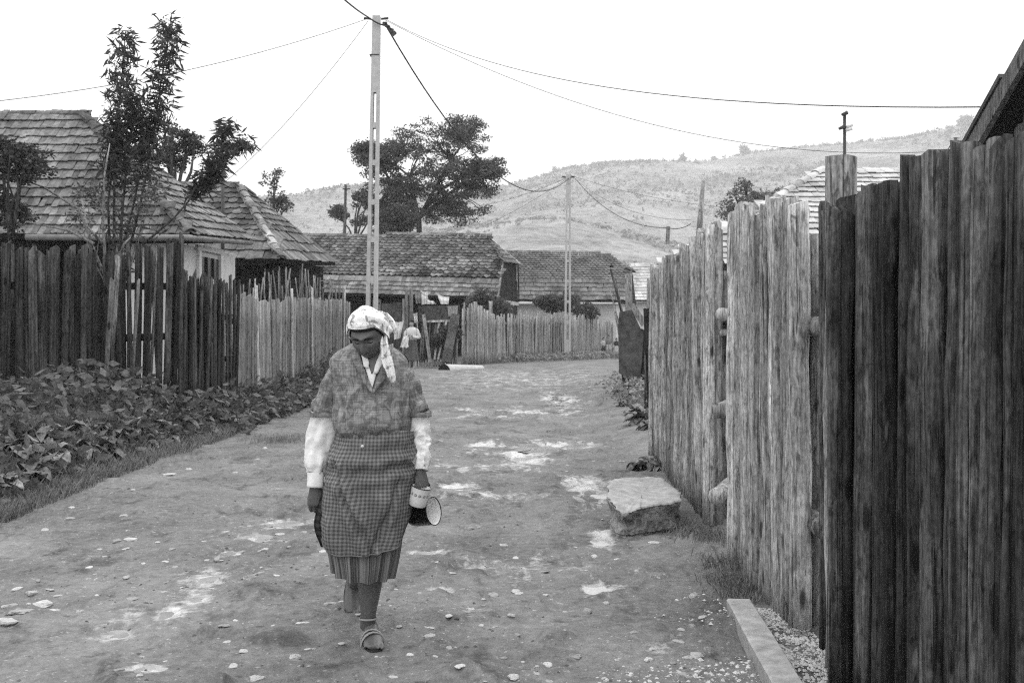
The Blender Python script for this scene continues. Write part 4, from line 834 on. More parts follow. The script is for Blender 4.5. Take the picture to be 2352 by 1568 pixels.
o = bits('gravel', 3400, (.35, 1.1, 3.2, 5.4), .004, .018, M_['gravel'], 18, .6, lambda X, Y, g: fbm(X * 2, Y * 2, 35, 2) + g.random(len(X)) * .4 + (X - .8) * .5 > .72); o['label'] = 'loose gravel on the road side of the concrete beam'
# ------------------------------------------------------------------ culvert, laundry
q = at(1020, 853, 31.5); m_ = thing('drain_pipe', 'half-buried concrete drain pipe with a dark mouth before the patched fence', 'pipe', (q.x, q.y, 0)); n = 14
P = np.zeros((6, n, 3)); P2 = np.zeros((2, n, 3)); ax = (at(1105, 848, 33.0) - q); ax.z = 0
for i in range(6):
    c = q + ax * (i / 5)
    for j in range(n): an = math.pi * j / (n - 1); s_ = Vector((ax.y, -ax.x, 0)).normalized(); rad = .26 - .02 * i; P[i, j] = Vector((c.x, c.y, -.06)) + s_ * math.cos(an) * rad + Vector((0, 0, math.sin(an) * rad))
t_ = MB(); t_.grid(P); t_.build('shell', M_['concrete'], m_, True); c0 = Vector((q.x, q.y, -.06)) - ax.normalized() * .01
t_ = MB(); t_.add([tuple(c0 + (Vector(p) - Vector((q.x, q.y, -.06))) * .97) for p in P[0]], [tuple(range(n))]); t_.build('mouth_shade', M_['black'], m_)  # black cap on the pipe end stands in for the shade inside
def cloth(name, pts, d, mat, label, folds=5, depth=.06, cat='laundry', group='laundry hung in the far yard', nx=14, ny=8):
    """four corners (top-left, top-right, bottom-right, bottom-left) in the picture, hung d metres away, with folds"""
    c = [at(x, y, d) for x, y in pts]; P = np.zeros((ny, nx, 3))
    for i in range(ny):
        for j in range(nx):
            u, v = j / (nx - 1), i / (ny - 1); p = c[0].lerp(c[1], u).lerp(c[3].lerp(c[2], u), v); p.y += depth * math.sin(u * folds * 3.1 + v * 1.2) * (.3 + v) + .02 * math.sin(v * 9); p.z -= .05 * math.sin(u * math.pi) * (1 - v); P[i, j] = p
    b = MB(); b.grid(P); b.grid((P + np.array([0, .012, 0]))[:, ::-1]); return tag(b.build(name, mat, None, True), label, cat, group)
cloth('hanging_cloth', ((966, 666), (982, 668), (984, 697), (968, 700)), 38.5, M_['cloth_w'], 'white cloth hanging narrow at the left of the laundry line')
cloth('hanging_cloth', ((981, 684), (994, 690), (1002, 698), (980, 698)), 38.4, M_['cloth_w'], 'low white cloth in the middle of the laundry line')
cloth('hanging_cloth', ((1003, 673), (1032, 681), (1030, 698), (1012, 698)), 38.3, M_['cloth_w'], 'wide white cloth at the right of the laundry line')
cloth('hanging_cloth', ((952, 670), (966, 670), (967, 696), (955, 697)), 38.4, M_['shirt_g'] if 'shirt_g' in M_ else M_['w_far'], 'grey cloth hanging beside the white laundry')
cloth('hanging_cloth', ((948, 718), (958, 716), (962, 752), (953, 753)), 34.3, M_['cloth_w'], 'long white cloth hanging down behind the girl')
cloth('hanging_cloth', ((904, 737), (927, 736), (920, 776), (905, 780)), 33.4, M_['cloth_w'], 'crumpled white cloth hung on the dark gate')
sagwire([at(962, 668, 38.5), at(1002, 676, 38.4), at(1040, 672, 38.3)], .12, .008, 'short laundry line holding the white cloths under the long roof', 10, 'laundry_line')
# ------------------------------------------------------------------ trees
def branchy(base, tips, r0, seed, sub=1):
    g = random.Random(seed); b = MB()
    for tip in tips:
        tip = Vector(tip); m1 = base.lerp(tip, .5) + Vector((g.gauss(0, .06), g.gauss(0, .06), g.gauss(.04, .04))) * (tip - base).length; b.tube([base, base.lerp(m1, .5), m1, m1.lerp(tip, .5), tip], [r0, r0 * .8, r0 * .6, r0 * .38, r0 * .14], 6, True)
    return b
def tree(name, label, base, fork, env, ncl, clr, nleaf, leaf, mat, seed, trunk_r=.15, bark='bark', aspect=.55, flat=.5, droop=0.0, group='trees behind the houses', limbs=7, extra=None, hollow=.3):
    """env: list of (centre, radii) that bound the crown; ncl leaf clumps are spread through them"""
    g = np.random.default_rng(seed); base, fork = Vector(base), Vector(fork); t = thing(name, label, 'tree', base, group); cs = []; rs_ = []
    for k in range(ncl):
        c, r = env[k % len(env)]; d = g.normal(size=3); d /= np.linalg.norm(d); q = hollow + (1 - hollow) * g.random() ** .7; cs.append(np.array(c) + d * np.array(r) * q * .9); rs_.append(np.array(clr) * g.uniform(.55, 1.3))
    if extra: 
        for c, r in extra: cs.append(np.array(c)); rs_.append(np.array(r))
    b = MB(); b.tube([base, base.lerp(fork, .5) + Vector((trunk_r * .3, 0, 0)), fork], [trunk_r * 1.25, trunk_r, trunk_r * .8], 9, True, .08)
    order = sorted(range(len(cs)), key=lambda k: -np.linalg.norm(cs[k] - np.array(fork))); main = order[::max(1, len(order) // limbs)][:limbs]; hubs = []
    for k in main:
        tip = Vector(cs[k]); L = (tip - fork).length; md = fork.lerp(tip, .45) + Vector((0, 0, L * .10)) + Vector(g.normal(size=3) * L * .05); b.tube([fork, fork.lerp(md, .5), md, md.lerp(tip, .5), tip], [trunk_r * .62, trunk_r * .5, trunk_r * .38, trunk_r * .24, trunk_r * .08], 7); hubs += [md, md.lerp(tip, .5)]
    for k in range(len(cs)):
        if k in main: continue
        tip = Vector(cs[k]); h = min(hubs, key=lambda q: (q - tip).length); md = h.lerp(tip, .5) + Vector(g.normal(size=3) * .06 * (tip - h).length); b.tube([h, md, tip], [trunk_r * .2, trunk_r * .13, trunk_r * .05], 5)
    b.build('trunk', M_[bark], t, True)
    cr = place('crown', quads_mesh('crown', leafcloud(cs, rs_, nleaf, leaf, flat, aspect, seed, droop), mat), t); return t
# the big tree behind the long roof
d = 52.0
E = [(at(990, 330, d), (3.6, 3.0, 1.5)), (at(1010, 390, d), (3.9, 3.2, 1.9)), (at(1080, 420, d), (1.9, 2.2, 1.4)), (at(900, 385, d), (1.6, 2.2, 1.8)), (at(1040, 480, d), (2.0, 2.2, 1.2)), (at(940, 440, d), (2.2, 2.4, 1.4)), (at(1060, 300, d), (1.3, 1.4, .9)), (at(860, 370, d), (1.2, 1.4, .8)), (at(845, 340, d), (.8, .8, .3)), (at(880, 480, d), (1.4, 1.4, 1.0)), (at(1120, 385, d), (1.1, 1.4, .6))]
tree('acacia_tree', 'big airy spreading tree behind the long tiled roof', at(962, 700, d), at(962, 500, d), [(tuple(c), r) for c, r in E], 640, (.46, .46, .2), 48000, .12, M_['leaf_t4'], 101, .17, limbs=12, flat=.3, hollow=.12)
tree('round_bush_tree', 'dense dark bush tree left of the trunk of the big tree', at(915, 700, 49), at(915, 560, 49), [(tuple(at(915, 500, 49)), (1.25, 1.0, .95))], 34, (.42, .42, .3), 7000, .13, M_['leaf_t4'], 102, .12, hollow=.1)
tree('small_tree', 'small loose tree at the left foot of the big tree behind the wooden pole', at(815, 700, 50), at(815, 560, 50), [(tuple(at(822, 480, 50)), (1.3, 1.0, 1.0)), (tuple(at(785, 488, 50)), (.6, .6, .4)), (tuple(at(840, 450, 50)), (.5, .6, .8))], 40, (.34, .34, .2), 3600, .13, M_['leaf_t4'], 103, .10, hollow=.3)
tree('young_tree', 'thin young tree with see-through crown behind the timber house roof', at(628, 700, 36), at(630, 520, 36), [(tuple(at(616, 405, 36)), (.55, .5, .55)), (tuple(at(625, 455, 36)), (.6, .5, .5)), (tuple(at(650, 470, 36)), (.4, .4, .3))], 34, (.19, .19, .12), 1300, .09, M_['leaf_far'], 104, .07, hollow=.3)
tree('fir_like_tree', 'dark upright tree behind the hip of the whitewashed house', at(400, 700, 27), at(400, 480, 27), [(tuple(at(395, 330, 27)), (.5, .5, .8)), (tuple(at(400, 365, 27)), (.75, .7, .45)), (tuple(at(440, 330, 27)), (.4, .4, .35))], 52, (.2, .2, .12), 3800, .085, M_['leaf'], 105, .10, hollow=.15)
tree('garden_tree', 'bushy tree showing over the far weathered poles left of the pale roof', at(1720, 700, 30), at(1715, 560, 30), [(tuple(at(1715, 450, 30)), (.75, .8, .5)), (tuple(at(1680, 490, 30)), (.45, .6, .5)), (tuple(at(1770, 455, 30)), (.7, .6, .25))], 50, (.22, .22, .15), 3000, .09, M_['leaf_pale'], 106, .10, hollow=.2)
tree('yard_bush', 'dark leafy bush before the white wall behind the distant utility pole', at(1300, 745, 47), at(1300, 715, 47), [(tuple(at(1300, 690, 47)), (1.0, .9, .55)), (tuple(at(1255, 695, 47)), (.6, .6, .45)), (tuple(at(1345, 712, 47)), (.5, .6, .35))], 34, (.4, .4, .26), 6500, .13, M_['leaf_far'], 107, .07, hollow=.1, group='yard bushes')
tree('yard_bush', 'climbing bush over the eave corner of the long tiled roof', at(1110, 760, 39.6), at(1110, 720, 39.6), [(tuple(at(1115, 680, 39.4)), (.8, .5, .5)), (tuple(at(1150, 705, 39.4)), (.6, .5, .4)), (tuple(at(1090, 700, 39.4)), (.5, .4, .3))], 30, (.28, .28, .2), 3600, .10, M_['leaf_far'], 108, .05, hollow=.1, group='yard bushes')
tree('yard_bush', 'low dark shrub growing through the patched fence behind the leaning planks', at(1015, 840, 33.6), at(1015, 810, 33.6), [(tuple(at(1012, 785, 33.4)), (.4, .2, .55)), (tuple(at(1035, 760, 33.6)), (.2, .2, .4))], 20, (.2, .16, .2), 2400, .09, M_['leaf'], 109, .03, hollow=.1, group='yard bushes')
# ridge trees on the hill
for k, (px, py, hpx, lb_) in enumerate(((1712, 356, 26, 'lone round tree on the skyline of the hill'), (1568, 378, 22, 'wide bushy tree on the skyline left of the lone round tree'), (1640, 374, 12, 'small bush between the two skyline trees'), (2216, 302, 34, 'tall tree on the skyline beside the dark shed roof'), (2060, 326, 16, 'low round tree on the skyline above the plank fence'), (1275, 402, 20, 'bush on the skyline left of the distant utility pole'))):
    c = at(px, py, 985); s = hpx * 985 / F; c.z = float(hill_z(np.array([c.x]), np.array([c.y]))[0]); tree('hill_tree', lb_, c - Vector((0, 0, 1)), c + Vector((0, 0, s * .4)), [(tuple(c + Vector((0, 0, s * .6))), (s * .5, s * .4, s * .4))], 14, (s * .28, s * .28, s * .22), 700, s * .16, M_['scrub'], 120 + k, s * .03, hollow=.1, group='trees on the hill skyline', limbs=4, aspect=.8)
# slender long-leaved tree in front of the whitewashed house
def slender():
    g = np.random.default_rng(31); d = 13.6; base = at(262, 760, d); base.z = gzs(base.x, base.y); t = thing('slender_tree', 'slender tree with upright stems of long narrow leaves before the whitewashed house', 'tree', base); wood = MB(); L = []
    stems = [([(262, 640), (262, 480), (262, 350), (275, 230), (285, 120), (288, 70)], 70, 40), ([(270, 640), (282, 470), (296, 330), (306, 270), (312, 215)], 200, 30), ([(280, 640), (320, 480), (350, 330), (368, 200), (384, 110), (392, 48)], 60, 40), ([(262, 640), (300, 500), (332, 350), (345, 260)], 250, 26), ([(255, 640), (248, 470), (262, 350), (268, 270)], 240, 26), ([(275, 640), (330, 560), (400, 500), (465, 425), (500, 385)], 400, 24), ([(465, 425), (500, 370), (540, 330), (575, 330)], 999, 26), ([(475, 415), (505, 350), (515, 300), (530, 285)], 999, 20)]
    for pts, ytop, rad in stems:
        P = [at(x, y, d + g.normal() * .15) for x, y in pts]; n = len(P); r0 = .022 if pts[0][1] > 600 else .012; wood.tube(P, list(np.linspace(r0, .005, n)), 6)
        for i in range(n - 1):
            for k in range(int((P[i + 1] - P[i]).length * 560)):
                p = P[i].lerp(P[i + 1], g.random()); py = HOR - (p.z - EYE) * F / d
                ramp = np.clip((455 - py) / 130, 0, 1) if pts[0][0] < 400 and not (pts[-1][0] > 420) else (1.0 if 1176 + p.x * F / d > 440 else .04)
                if g.random() > max(ramp, .05): continue
                rr_ = rad * (1.15 - .5 * i / (n - 1)) / F * d * (g.random() ** .6); a_ = g.uniform(0, 6.3); L.append(np.array(p) + np.array([math.cos(a_) * rr_, math.sin(a_) * rr_, g.normal() * .05]))
    wood.build('trunk', M_['bark'], t, True); L = np.array(L); Q = leaves_at(L, .15 * g.uniform(.5, 1.3, len(L)), .20, g, .25, .55); place('crown', quads_mesh('crown', Q, M_['leaf']), t)
    return len(L)
slender()
pb = MB(); r_ = random.Random(9)
t = thing('bare_shrub', 'bare pale branches arching up at the left before the dark porch', 'shrub', at(200, 760, 13.0))
for pts in ([(215, 640), (205, 540), (180, 480), (100, 430), (0, 393)], [(245, 640), (236, 520), (240, 400), (252, 330)], [(236, 560), (200, 520), (190, 470)], [(255, 640), (285, 560), (300, 545)], [(215, 560), (160, 530), (60, 510)]): b_ = MB(); P = [at(x, y, 12.8 + r_.uniform(-.2, .2)) for x, y in pts]; b_.tube(P, list(np.linspace(.024, .007, len(P))), 6); b_.build('branch', M_['bark_pale'], t, True)
tree('leafy_bush_tree', 'round dark leafy bush tree at the left edge before the tiled roof', at(20, 780, 12.6), at(25, 560, 12.6), [(tuple(at(40, 390, 12.6)), (.42, .4, .42)), (tuple(at(10, 340, 12.6)), (.3, .4, .25)), (tuple(at(20, 480, 12.6)), (.36, .4, .35)), (tuple(at(75, 370, 12.6)), (.25, .3, .3)), (tuple(at(-60, 420, 12.6)), (.45, .4, .55))], 90, (.11, .11, .08), 5200, .05, M_['leaf'], 110, .05, hollow=.15, group='trees before the whitewashed house')
# twigs in front of the roof
g = np.random.default_rng(41); cs = [at(x, y, 13.4) for x, y in ((200, 440), (240, 460), (330, 470), (300, 520), (180, 500), (360, 430), (270, 545))]
t = thing('leafy_saplings', 'loose sparse foliage of saplings before the lower courses of the tiled roof', 'sapling', at(270, 760, 13.4)); place('crown', quads_mesh('crown', leafcloud([tuple(c) for c in cs], [(.22, .2, .25)] * 7, 900, .07, .3, .35, 42, .3), M_['leaf_far']), t)
b_ = branchy(at(270, 700, 13.4), cs, .014, 5); b_.build('stems', M_['bark_pale'], t, True)
# ------------------------------------------------------------------ bank plants
def broad_leaf(g, base, L, w, az, el, curl):
    """one cupped burdock leaf as a small grid"""
    P = np.zeros((5, 4, 3)); ca, sa = math.cos(az), math.sin(az)
    for i in range(5):
        k = i / 4; r = L * k; z = r * math.sin(el) - curl * L * k * k; rr = r * math.cos(el); ww = w * math.sin(math.pi * min(1, .12 + .86 * k)) ** .7
        for j in range(4):
            s = (j / 3 - .5) * 2; P[i, j] = (base[0] + ca * rr - sa * s * ww / 2, base[1] + sa * rr + ca * s * ww / 2, base[2] + z + abs(s) * ww * .22 + g.normal() * .006)
    return P
def fence_line(y): return np.interp(y, [7, 10, 13, 14.6, 27, 33], [-8.4, -6.4, -4.36, -4.06, -4.42, -4.6])
g = np.random.default_rng(55)
def burdock(x, y, n, L, mat, label, group):
    z = gzs(x, y); b = MB()
    for k in range(n):
        az = g.uniform(0, 6.3); el = g.uniform(.15, 1.2); l = L * g.uniform(.5, 1.15); st = g.uniform(.05, .3) * L; base = (x + math.cos(az) * st * .5, y + math.sin(az) * st * .5, z + st * g.uniform(.3, 1.4)); b.grid(broad_leaf(g, base, l, l * g.uniform(.45, .75), az, el, g.uniform(.3, .9)))
    o = b.build('burdock', M_[mat], None, True); return tag(o, label, 'plant', group)
BUR = [(575, 905, .3), (610, 895, .3), (650, 898, .3), (680, 890, .28), (705, 905, .28), (720, 885, .28), (540, 915, .3), (700, 935, .24), (640, 935, .26), (590, 940, .26), (440, 940, .32), (500, 925, .3), (390, 950, .32), (330, 965, .32), (280, 985, .3), (60, 1095, .34), (120, 1060, .36), (180, 1040, .34), (235, 1045, .30), (300, 1000, .36), (350, 985, .34), (410, 985, .36), (455, 975, .34), (500, 968, .34), (470, 1000, .26), (30, 1040, .34), (150, 1000, .36), (560, 935, .34), (620, 930, .34), (660, 925, .32), (690, 915, .32), (250, 1000, .34), (5, 1130, .3), (540, 960, .26), (90, 1020, .36), (380, 1010, .28), (600, 905, .34), (330, 1025, .24), (640, 905, .34)]
for k, (px, py, L) in enumerate(BUR):
    q_ = px_ground(px, py); x, dd = q_.x, q_.y; burdock(x, dd, 22, L * .78, 'weed' if k % 3 else 'weed_d', 'broad-leaved burdock plant in the weeds along the left bank', 'burdock plants on the left bank')
for k, (px, py, L) in enumerate(((1482, 985, .30), (1470, 960, .24), (1500, 1000, .2), (1510, 1075, .22), (1480, 1080, .18), (1530, 1085, .16), (1450, 925, .2), (1420, 918, .2), (1440, 945, .2))):
    c = on_ground(px, py); burdock(c.x - .06, c.y, 34, L * .8, 'weed' if k % 2 else 'weed_d', 'leafy weed at the foot of the right-hand pole fence', 'weeds along the right fence')
# nettles and mixed weeds: uncountable
n = 14000; Y = 7.6 + 20 * g.random(n) ** 1.5; fl = fence_line(Y); ed = -3.85 + .25 * (fbm(Y * .5, Y * 0 + 4, 12, 2) - .5); X = fl + (ed - fl) * g.random(n) ** .85 + .1; k = X < ed - .05; X, Y = X[k], Y[k]
Y2 = g.uniform(13, 27, 7000); f2_ = fence_line(Y2); e2_ = -3.62 + .3 * (fbm(Y2 * .5, Y2 * 0 + 4, 12, 2) - .5); X2 = f2_ + .06 + (e2_ - f2_) * g.random(7000); ed = np.concatenate([ed[k], e2_ + .35]); X = np.concatenate([X, X2]); Y = np.concatenate([Y, Y2]); k = np.ones(len(X), bool)
hgt = .10 + .62 * fbm(X * 1.6, Y * 1.2, 66, 2) * sstep((ed[k] - X) / .7); Z = gz(X, Y) + hgt * g.random(len(X)) ** .6
Q = leaves_at(np.stack([X, Y, Z], 1), g.uniform(.06, .17, len(X)), .5, g, .5, .1); o = place('weeds', quads_mesh('weeds', Q, M_['weed_d'])); struct(o, 'stuff'); o['label'] = 'nettles and mixed weeds covering the left bank'
def grass(name, X, Y, h0, h1, seed, mat='grass', w=.0026, label='grass'):
    g = np.random.default_rng(seed); n = len(X); Z = gz(X, Y); h = g.uniform(h0, h1, n); a = g.uniform(0, 6.3, n); lx = np.cos(a) * h * g.uniform(.1, .7, n); ly = np.sin(a) * h * g.uniform(.1, .7, n); b = g.uniform(0, 6.3, n); wx, wy = np.cos(b) * w, np.sin(b) * w
    V = np.stack([np.stack([X - wx, Y - wy, Z - .01], 1), np.stack([X + wx, Y + wy, Z - .01], 1), np.stack([X + lx * .4 + wx * .7, Y + ly * .4 + wy * .7, Z + h * .6], 1), np.stack([X + lx, Y + ly, Z + h], 1)], 1); o = place(name, quads_mesh(name, V, M_[mat])); struct(o, 'stuff'); o['label'] = label; return o
n = 16000; Y = 6.6 + 14 * g.random(n) ** 1.6; ed = -3.72 + .30 * (fbm(Y * .5, Y * 0 + 4, 12, 2) - .5); X = ed - np.abs(g.normal(size=n)) * .42 + .02
grass('grass_verge', X, Y, .04, .15, 61, label='short grass along the edge of the left bank')
TU = [(645, 1012, .34), (1380, 822, .9), (1300, 826, .9), (1190, 832, .9), (1120, 830, .8), (1440, 905, .35), (1460, 930, .3), (1600, 1222, .16), (1640, 1238, .14), (1660, 1300, .12), (1685, 1340, .16), (1700, 1365, .13), (1575, 1215, .12), (1060, 838, .5), (1240, 830, .9)]
XX, YY = [], []
for (px, py, s) in TU:
    c = on_ground(px, py); nn = int(420 * min(1, s * 4)); XX.append(g.normal(c.x, s * .55, nn)); YY.append(g.normal(c.y, s * .8, nn))
grass('grass_tufts', np.concatenate(XX), np.concatenate(YY), .015, .07, 62, label='small grass tufts at fence feet and on the road')
n = 5000; X = g.uniform(-1.5, 5.2, n); Y = 39 + X * .9 + g.normal(size=n) * .6; Q = leaves_at(np.stack([X, Y, gz(X, Y) + g.random(n) * .28], 1), g.uniform(.06, .16, n), .5, g, .4, 0); o = place('weeds', quads_mesh('weeds', Q, M_['weed'])); struct(o, 'stuff'); o['label'] = 'low weeds at the foot of the far picket fence'
n = 1400; X = 2.3 + g.normal(size=n) * .25; Y = 17.5 + g.normal(size=n) * 1.6; Q = leaves_at(np.stack([X, Y, gz(X, Y) + g.random(n) ** 1.5 * .4], 1), g.uniform(.05, .12, n), .5, g, .4, 0); o = place('weeds', quads_mesh('weeds', Q, M_['weed'])); struct(o, 'stuff'); o['label'] = 'weeds at the foot of the dark boards on the right'
# ------------------------------------------------------------------ cloth materials
def m_cloth(name, fn, rough=.95, bump=.25):
    m = Mat(name, rough, .08); tc = m.n('ShaderNodeTexCoord'); sp = m.n('ShaderNodeSeparateXYZ'); m.l(tc.outputs['UV'], sp.inputs[0]); u, v = sp.outputs[0], sp.outputs[1]; uv = tc.outputs['UV']
    wv = m.noise(m.scaled(uv, (420, 420, 1)), 1.0, 2); val = fn(m, u, v, uv, tc.outputs['Object']); val = m.math('MULTIPLY', val, m.maprange(wv, .3, .7, .86, 1.12)); wr = m.noise(tc.outputs['Object'], 26, 4, .6); m.bump(m.math('ADD', m.math('MULTIPLY', wv, .15), wr), bump, .012); return m.color(val)
def stripe(m, x, period, lo=-.25, hi=.25): return m.maprange(m.math('SINE', m.math('MULTIPLY', x, 2 * math.pi / period)), lo, hi, 0, 1)
def f_plaid(lo, mid, hi, per):
    def fn(m, u, v, uv, ob):
        a, b = stripe(m, u, per), stripe(m, v, per * 1.12); s = m.math('ADD', a, b); val = m.math('ADD', m.math('MULTIPLY', m.math('MULTIPLY', a, b), hi - mid), m.maprange(s, 0, 1, lo, mid)); return m.math('MULTIPLY', val, m.maprange(m.noise(ob, 9, 3), .35, .65, .8, 1.15))
    return fn
def f_blouse(m, u, v, uv, ob):
    ht = m.noise(m.scaled(uv, (190, 7, 1)), 1.0, 2); hv = m.noise(m.scaled(uv, (7, 190, 1)), 1.0, 2); pl = m.math('ADD', m.maprange(ht, .38, .62, 0, 1), m.maprange(hv, .38, .62, 0, 1)); bl = m.noise(ob, 30, 2, .5, 1.2); val = m.maprange(bl, .44, .56, .15, .25); return m.math('MULTIPLY', val, m.maprange(pl, 0, 2, .62, 1.42))
def f_scarf(m, u, v, uv, ob):
    bl = m.noise(ob, 24, 2, .5, .8); dots = m.voro(ob, 120); val = m.maprange(bl, .52, .60, .80, .30); d = m.maprange(dots.outputs['Distance'], .22, .32, .55, 1.0); return m.math('MULTIPLY', val, d)
def f_stripes(m, u, v, uv, ob):
    n1 = m.noise(m.scaled(uv, (75, .6, 1)), 1.0, 3, .7); return m.maprange(n1, .38, .62, .045, .25)
M_['apron'] = m_cloth('checked apron cotton', f_plaid(.078, .145, .22, .0152)); M_['blouse'] = m_cloth('faded print cotton', f_blouse); M_['scarf'] = m_cloth('flowered headscarf', f_scarf); M_['skirt'] = m_cloth('striped skirt', f_stripes)
M_['skirt_d'] = m_cloth('dark plaid skirt', f_plaid(.012, .025, .05, .03)); M_['shirt'] = m_cloth('white shirt', lambda m, u, v, uv, ob: m.maprange(m.noise(ob, 14, 4), .35, .7, .86, .72))
M_['skin'] = m_plain('weathered skin', .072, .115, 60, .42, .5, .25, .002, 0); M_['skin_l'] = m_plain('tanned skin', .30, .38, 40, .6, .3, .2, .002, 0); M_['hair'] = m_plain('black hair', .006, .014, 40, .7, .15, .6, .004, 0, (1, 1, .2)); M_['strap'] = m_plain('pale sandal leather', .26, .36, 30, .6, .3, .2, .002, 0); M_['sole'] = m_plain('dark sole', .02, .04, 20, .8, .2, .2, .002, 0)
M_['enamel_w'] = m_plain('white enamel', .78, .84, 6, .18, .5, 0, .002, 0); M_['enamel_k'] = m_plain('black enamel', .010, .016, 6, .25, .5, 0, .002, 0)
def f_mug(m, u, v, uv, ob):
    fx = m.math('SUBTRACT', m.math('FRACT', m.math('MULTIPLY', u, 13.0)), .5); fy = m.math('MULTIPLY', m.math('SUBTRACT', v, .62), 4.2); rr = m.math('SQRT', m.math('ADD', m.math('MULTIPLY', fx, fx), m.math('MULTIPLY', fy, fy))); an = m.math('ARCTAN2', fy, fx); pe = m.math('ADD', rr, m.math('MULTIPLY', m.math('SINE', m.math('MULTIPLY', an, 6.0)), .07)); d = m.math('MULTIPLY', m.maprange(pe, .30, .36, 1, 0), m.maprange(rr, .08, .12, 0, 1))
    band = m.math('MULTIPLY', m.maprange(v, .52, .56, 0, 1), m.maprange(v, .76, .80, 1, 0)); k = m.math('MULTIPLY', d, band); return m.math('SUBTRACT', .66, m.math('MULTIPLY', k, .46))
M_['mug'] = m_cloth('printed enamel', f_mug, .2, 0)
# ------------------------------------------------------------------ building blocks
def remeshed(name, mb, mat, parent, vox, smooth_it=3):
    me = mb.mesh(name + '_raw'); o = bpy.data.objects.new(name + '_raw', me); COL.objects.link(o); md = o.modifiers.new('r', 'REMESH'); md.mode = 'VOXEL'; md.voxel_size = vox; md.use_smooth_shade = True
    if smooth_it: s = o.modifiers.new('s', 'SMOOTH'); s.factor = .5; s.iterations = smooth_it
    dg = bpy.context.evaluated_depsgraph_get(); ne = bpy.data.meshes.new_from_object(o.evaluated_get(dg)); bpy.data.objects.remove(o); ne.name = name; ne.materials.clear(); ne.materials.append(mat)
    V = np.zeros(len(ne.vertices) * 3, np.float32); ne.vertices.foreach_get('co', V); V = V.reshape(-1, 3); lo, hi = V.min(0), V.max(0); c = np.array([(lo[0] + hi[0]) / 2, (lo[1] + hi[1]) / 2, lo[2]]); ne.vertices.foreach_set('co', (V - c).astype(np.float32).ravel()); ne.update()
    return place(name, ne, parent, Matrix.Translation(Vector(c)))
def cinterp(k, ks, vs):
    ks = np.asarray(ks, float); vs = np.asarray(vs, float); m_ = np.gradient(vs, ks); i = np.clip(np.searchsorted(ks, k) - 1, 0, len(ks) - 2); h = ks[i + 1] - ks[i]; t = (k - ks[i]) / h; t2, t3 = t * t, t * t * t
    return vs[i] * (2 * t3 - 3 * t2 + 1) + m_[i] * h * (t3 - 2 * t2 + t) + vs[i + 1] * (-2 * t3 + 3 * t2) + m_[i + 1] * h * (t3 - t2)
WD = 4.54
def shell(table, rows=44, n=96, a0=0.0, a1=2 * math.pi, disp=None, zfun=None, off=0.0, p=2.4):
    """table rows: (picture row, left, right, depth offset of the centre, half depth)"""
    T_ = np.array(table, float); ys = np.linspace(T_[0, 0], T_[-1, 0], rows); P = np.zeros((rows, n, 3)); UV = np.zeros((rows, n, 2)); A = np.linspace(a0, a1, n)
    xl, xr, yc, hd = [cinterp(ys, T_[:, 0], T_[:, k]) for k in (1, 2, 3, 4)]
    for i in range(rows):
        yy = np.full(n, ys[i]); 
        if zfun is not None: yy = zfun(A, i / (rows - 1), ys[i])
        dd = WD + yc[i]; hw = (xr[i] - xl[i]) / 2 / F * dd + off; c = at((xl[i] + xr[i]) / 2, ys[i], dd); ca, sa = np.cos(A), np.sin(A); ex = 2 / p
        rx = np.sign(ca) * np.abs(ca) ** ex; ry = np.sign(sa) * np.abs(sa) ** ex; D = disp(A, i / (rows - 1), ys[i]) if disp is not None else 0.0
        P[i, :, 0] = c.x + rx * (hw + D); P[i, :, 1] = c.y - ry * (hd[i] + off + D); P[i, :, 2] = EYE - (yy - HOR) / F * dd
        ds = np.hypot(np.diff(rx * .17), np.diff(ry * .14)); UV[i, :, 0] = np.concatenate([[0], np.cumsum(ds)]) + .003; UV[i, :, 1] = P[i, :, 2]
    return P, UV
def sleeve(pts, rads, n=28, rows=34, disp=None, end_in=True):
    pts = [Vector(p) for p in pts]; L = np.concatenate([[0], np.cumsum([(b - a).length for a, b in zip(pts[:-1], pts[1:])])]); s = np.linspace(0, L[-1], rows); C = np.stack([cinterp(s, L, [p[k] for p in pts]) for k in range(3)], 1); rx = cinterp(s, L, [r[0] for r in rads]); ry = cinterp(s, L, [r[1] for r in rads]); P = np.zeros((rows, n + 1, 3)); UV = np.zeros((rows, n + 1, 2)); A = np.linspace(0, 2 * math.pi, n + 1)
    for i in range(rows):
        d = Vector(C[min(i + 1, rows - 1)] - C[max(i - 1, 0)]).normalized(); y = -(Vector((0, 1, 0)) - d * d.y).normalized(); x = y.cross(d); D = disp(A, i / (rows - 1)) if disp is not None else 0
        P[i] = C[i] + np.outer(np.cos(A) * (rx[i] + D), x) + np.outer(np.sin(A) * (ry[i] + D), y); UV[i, :, 0] = A * .055 + .003; UV[i, :, 1] = s[i]
    if end_in: e = C[-1] + (P[-1] - C[-1]) * .86; P = np.concatenate([P, [e], [e + (P[-3] - P[-1]) * .6]]); UV = np.concatenate([UV, UV[-1:], UV[-1:]])
    return P, UV
def nz(a, b, seed, o=3): return fbm(a, b, seed, o) - .5
def part(name, P, UV, mat, parent): b = MB(); b.grid(P, UV); return b.build(name, mat, parent, True)
HEAD_C = None
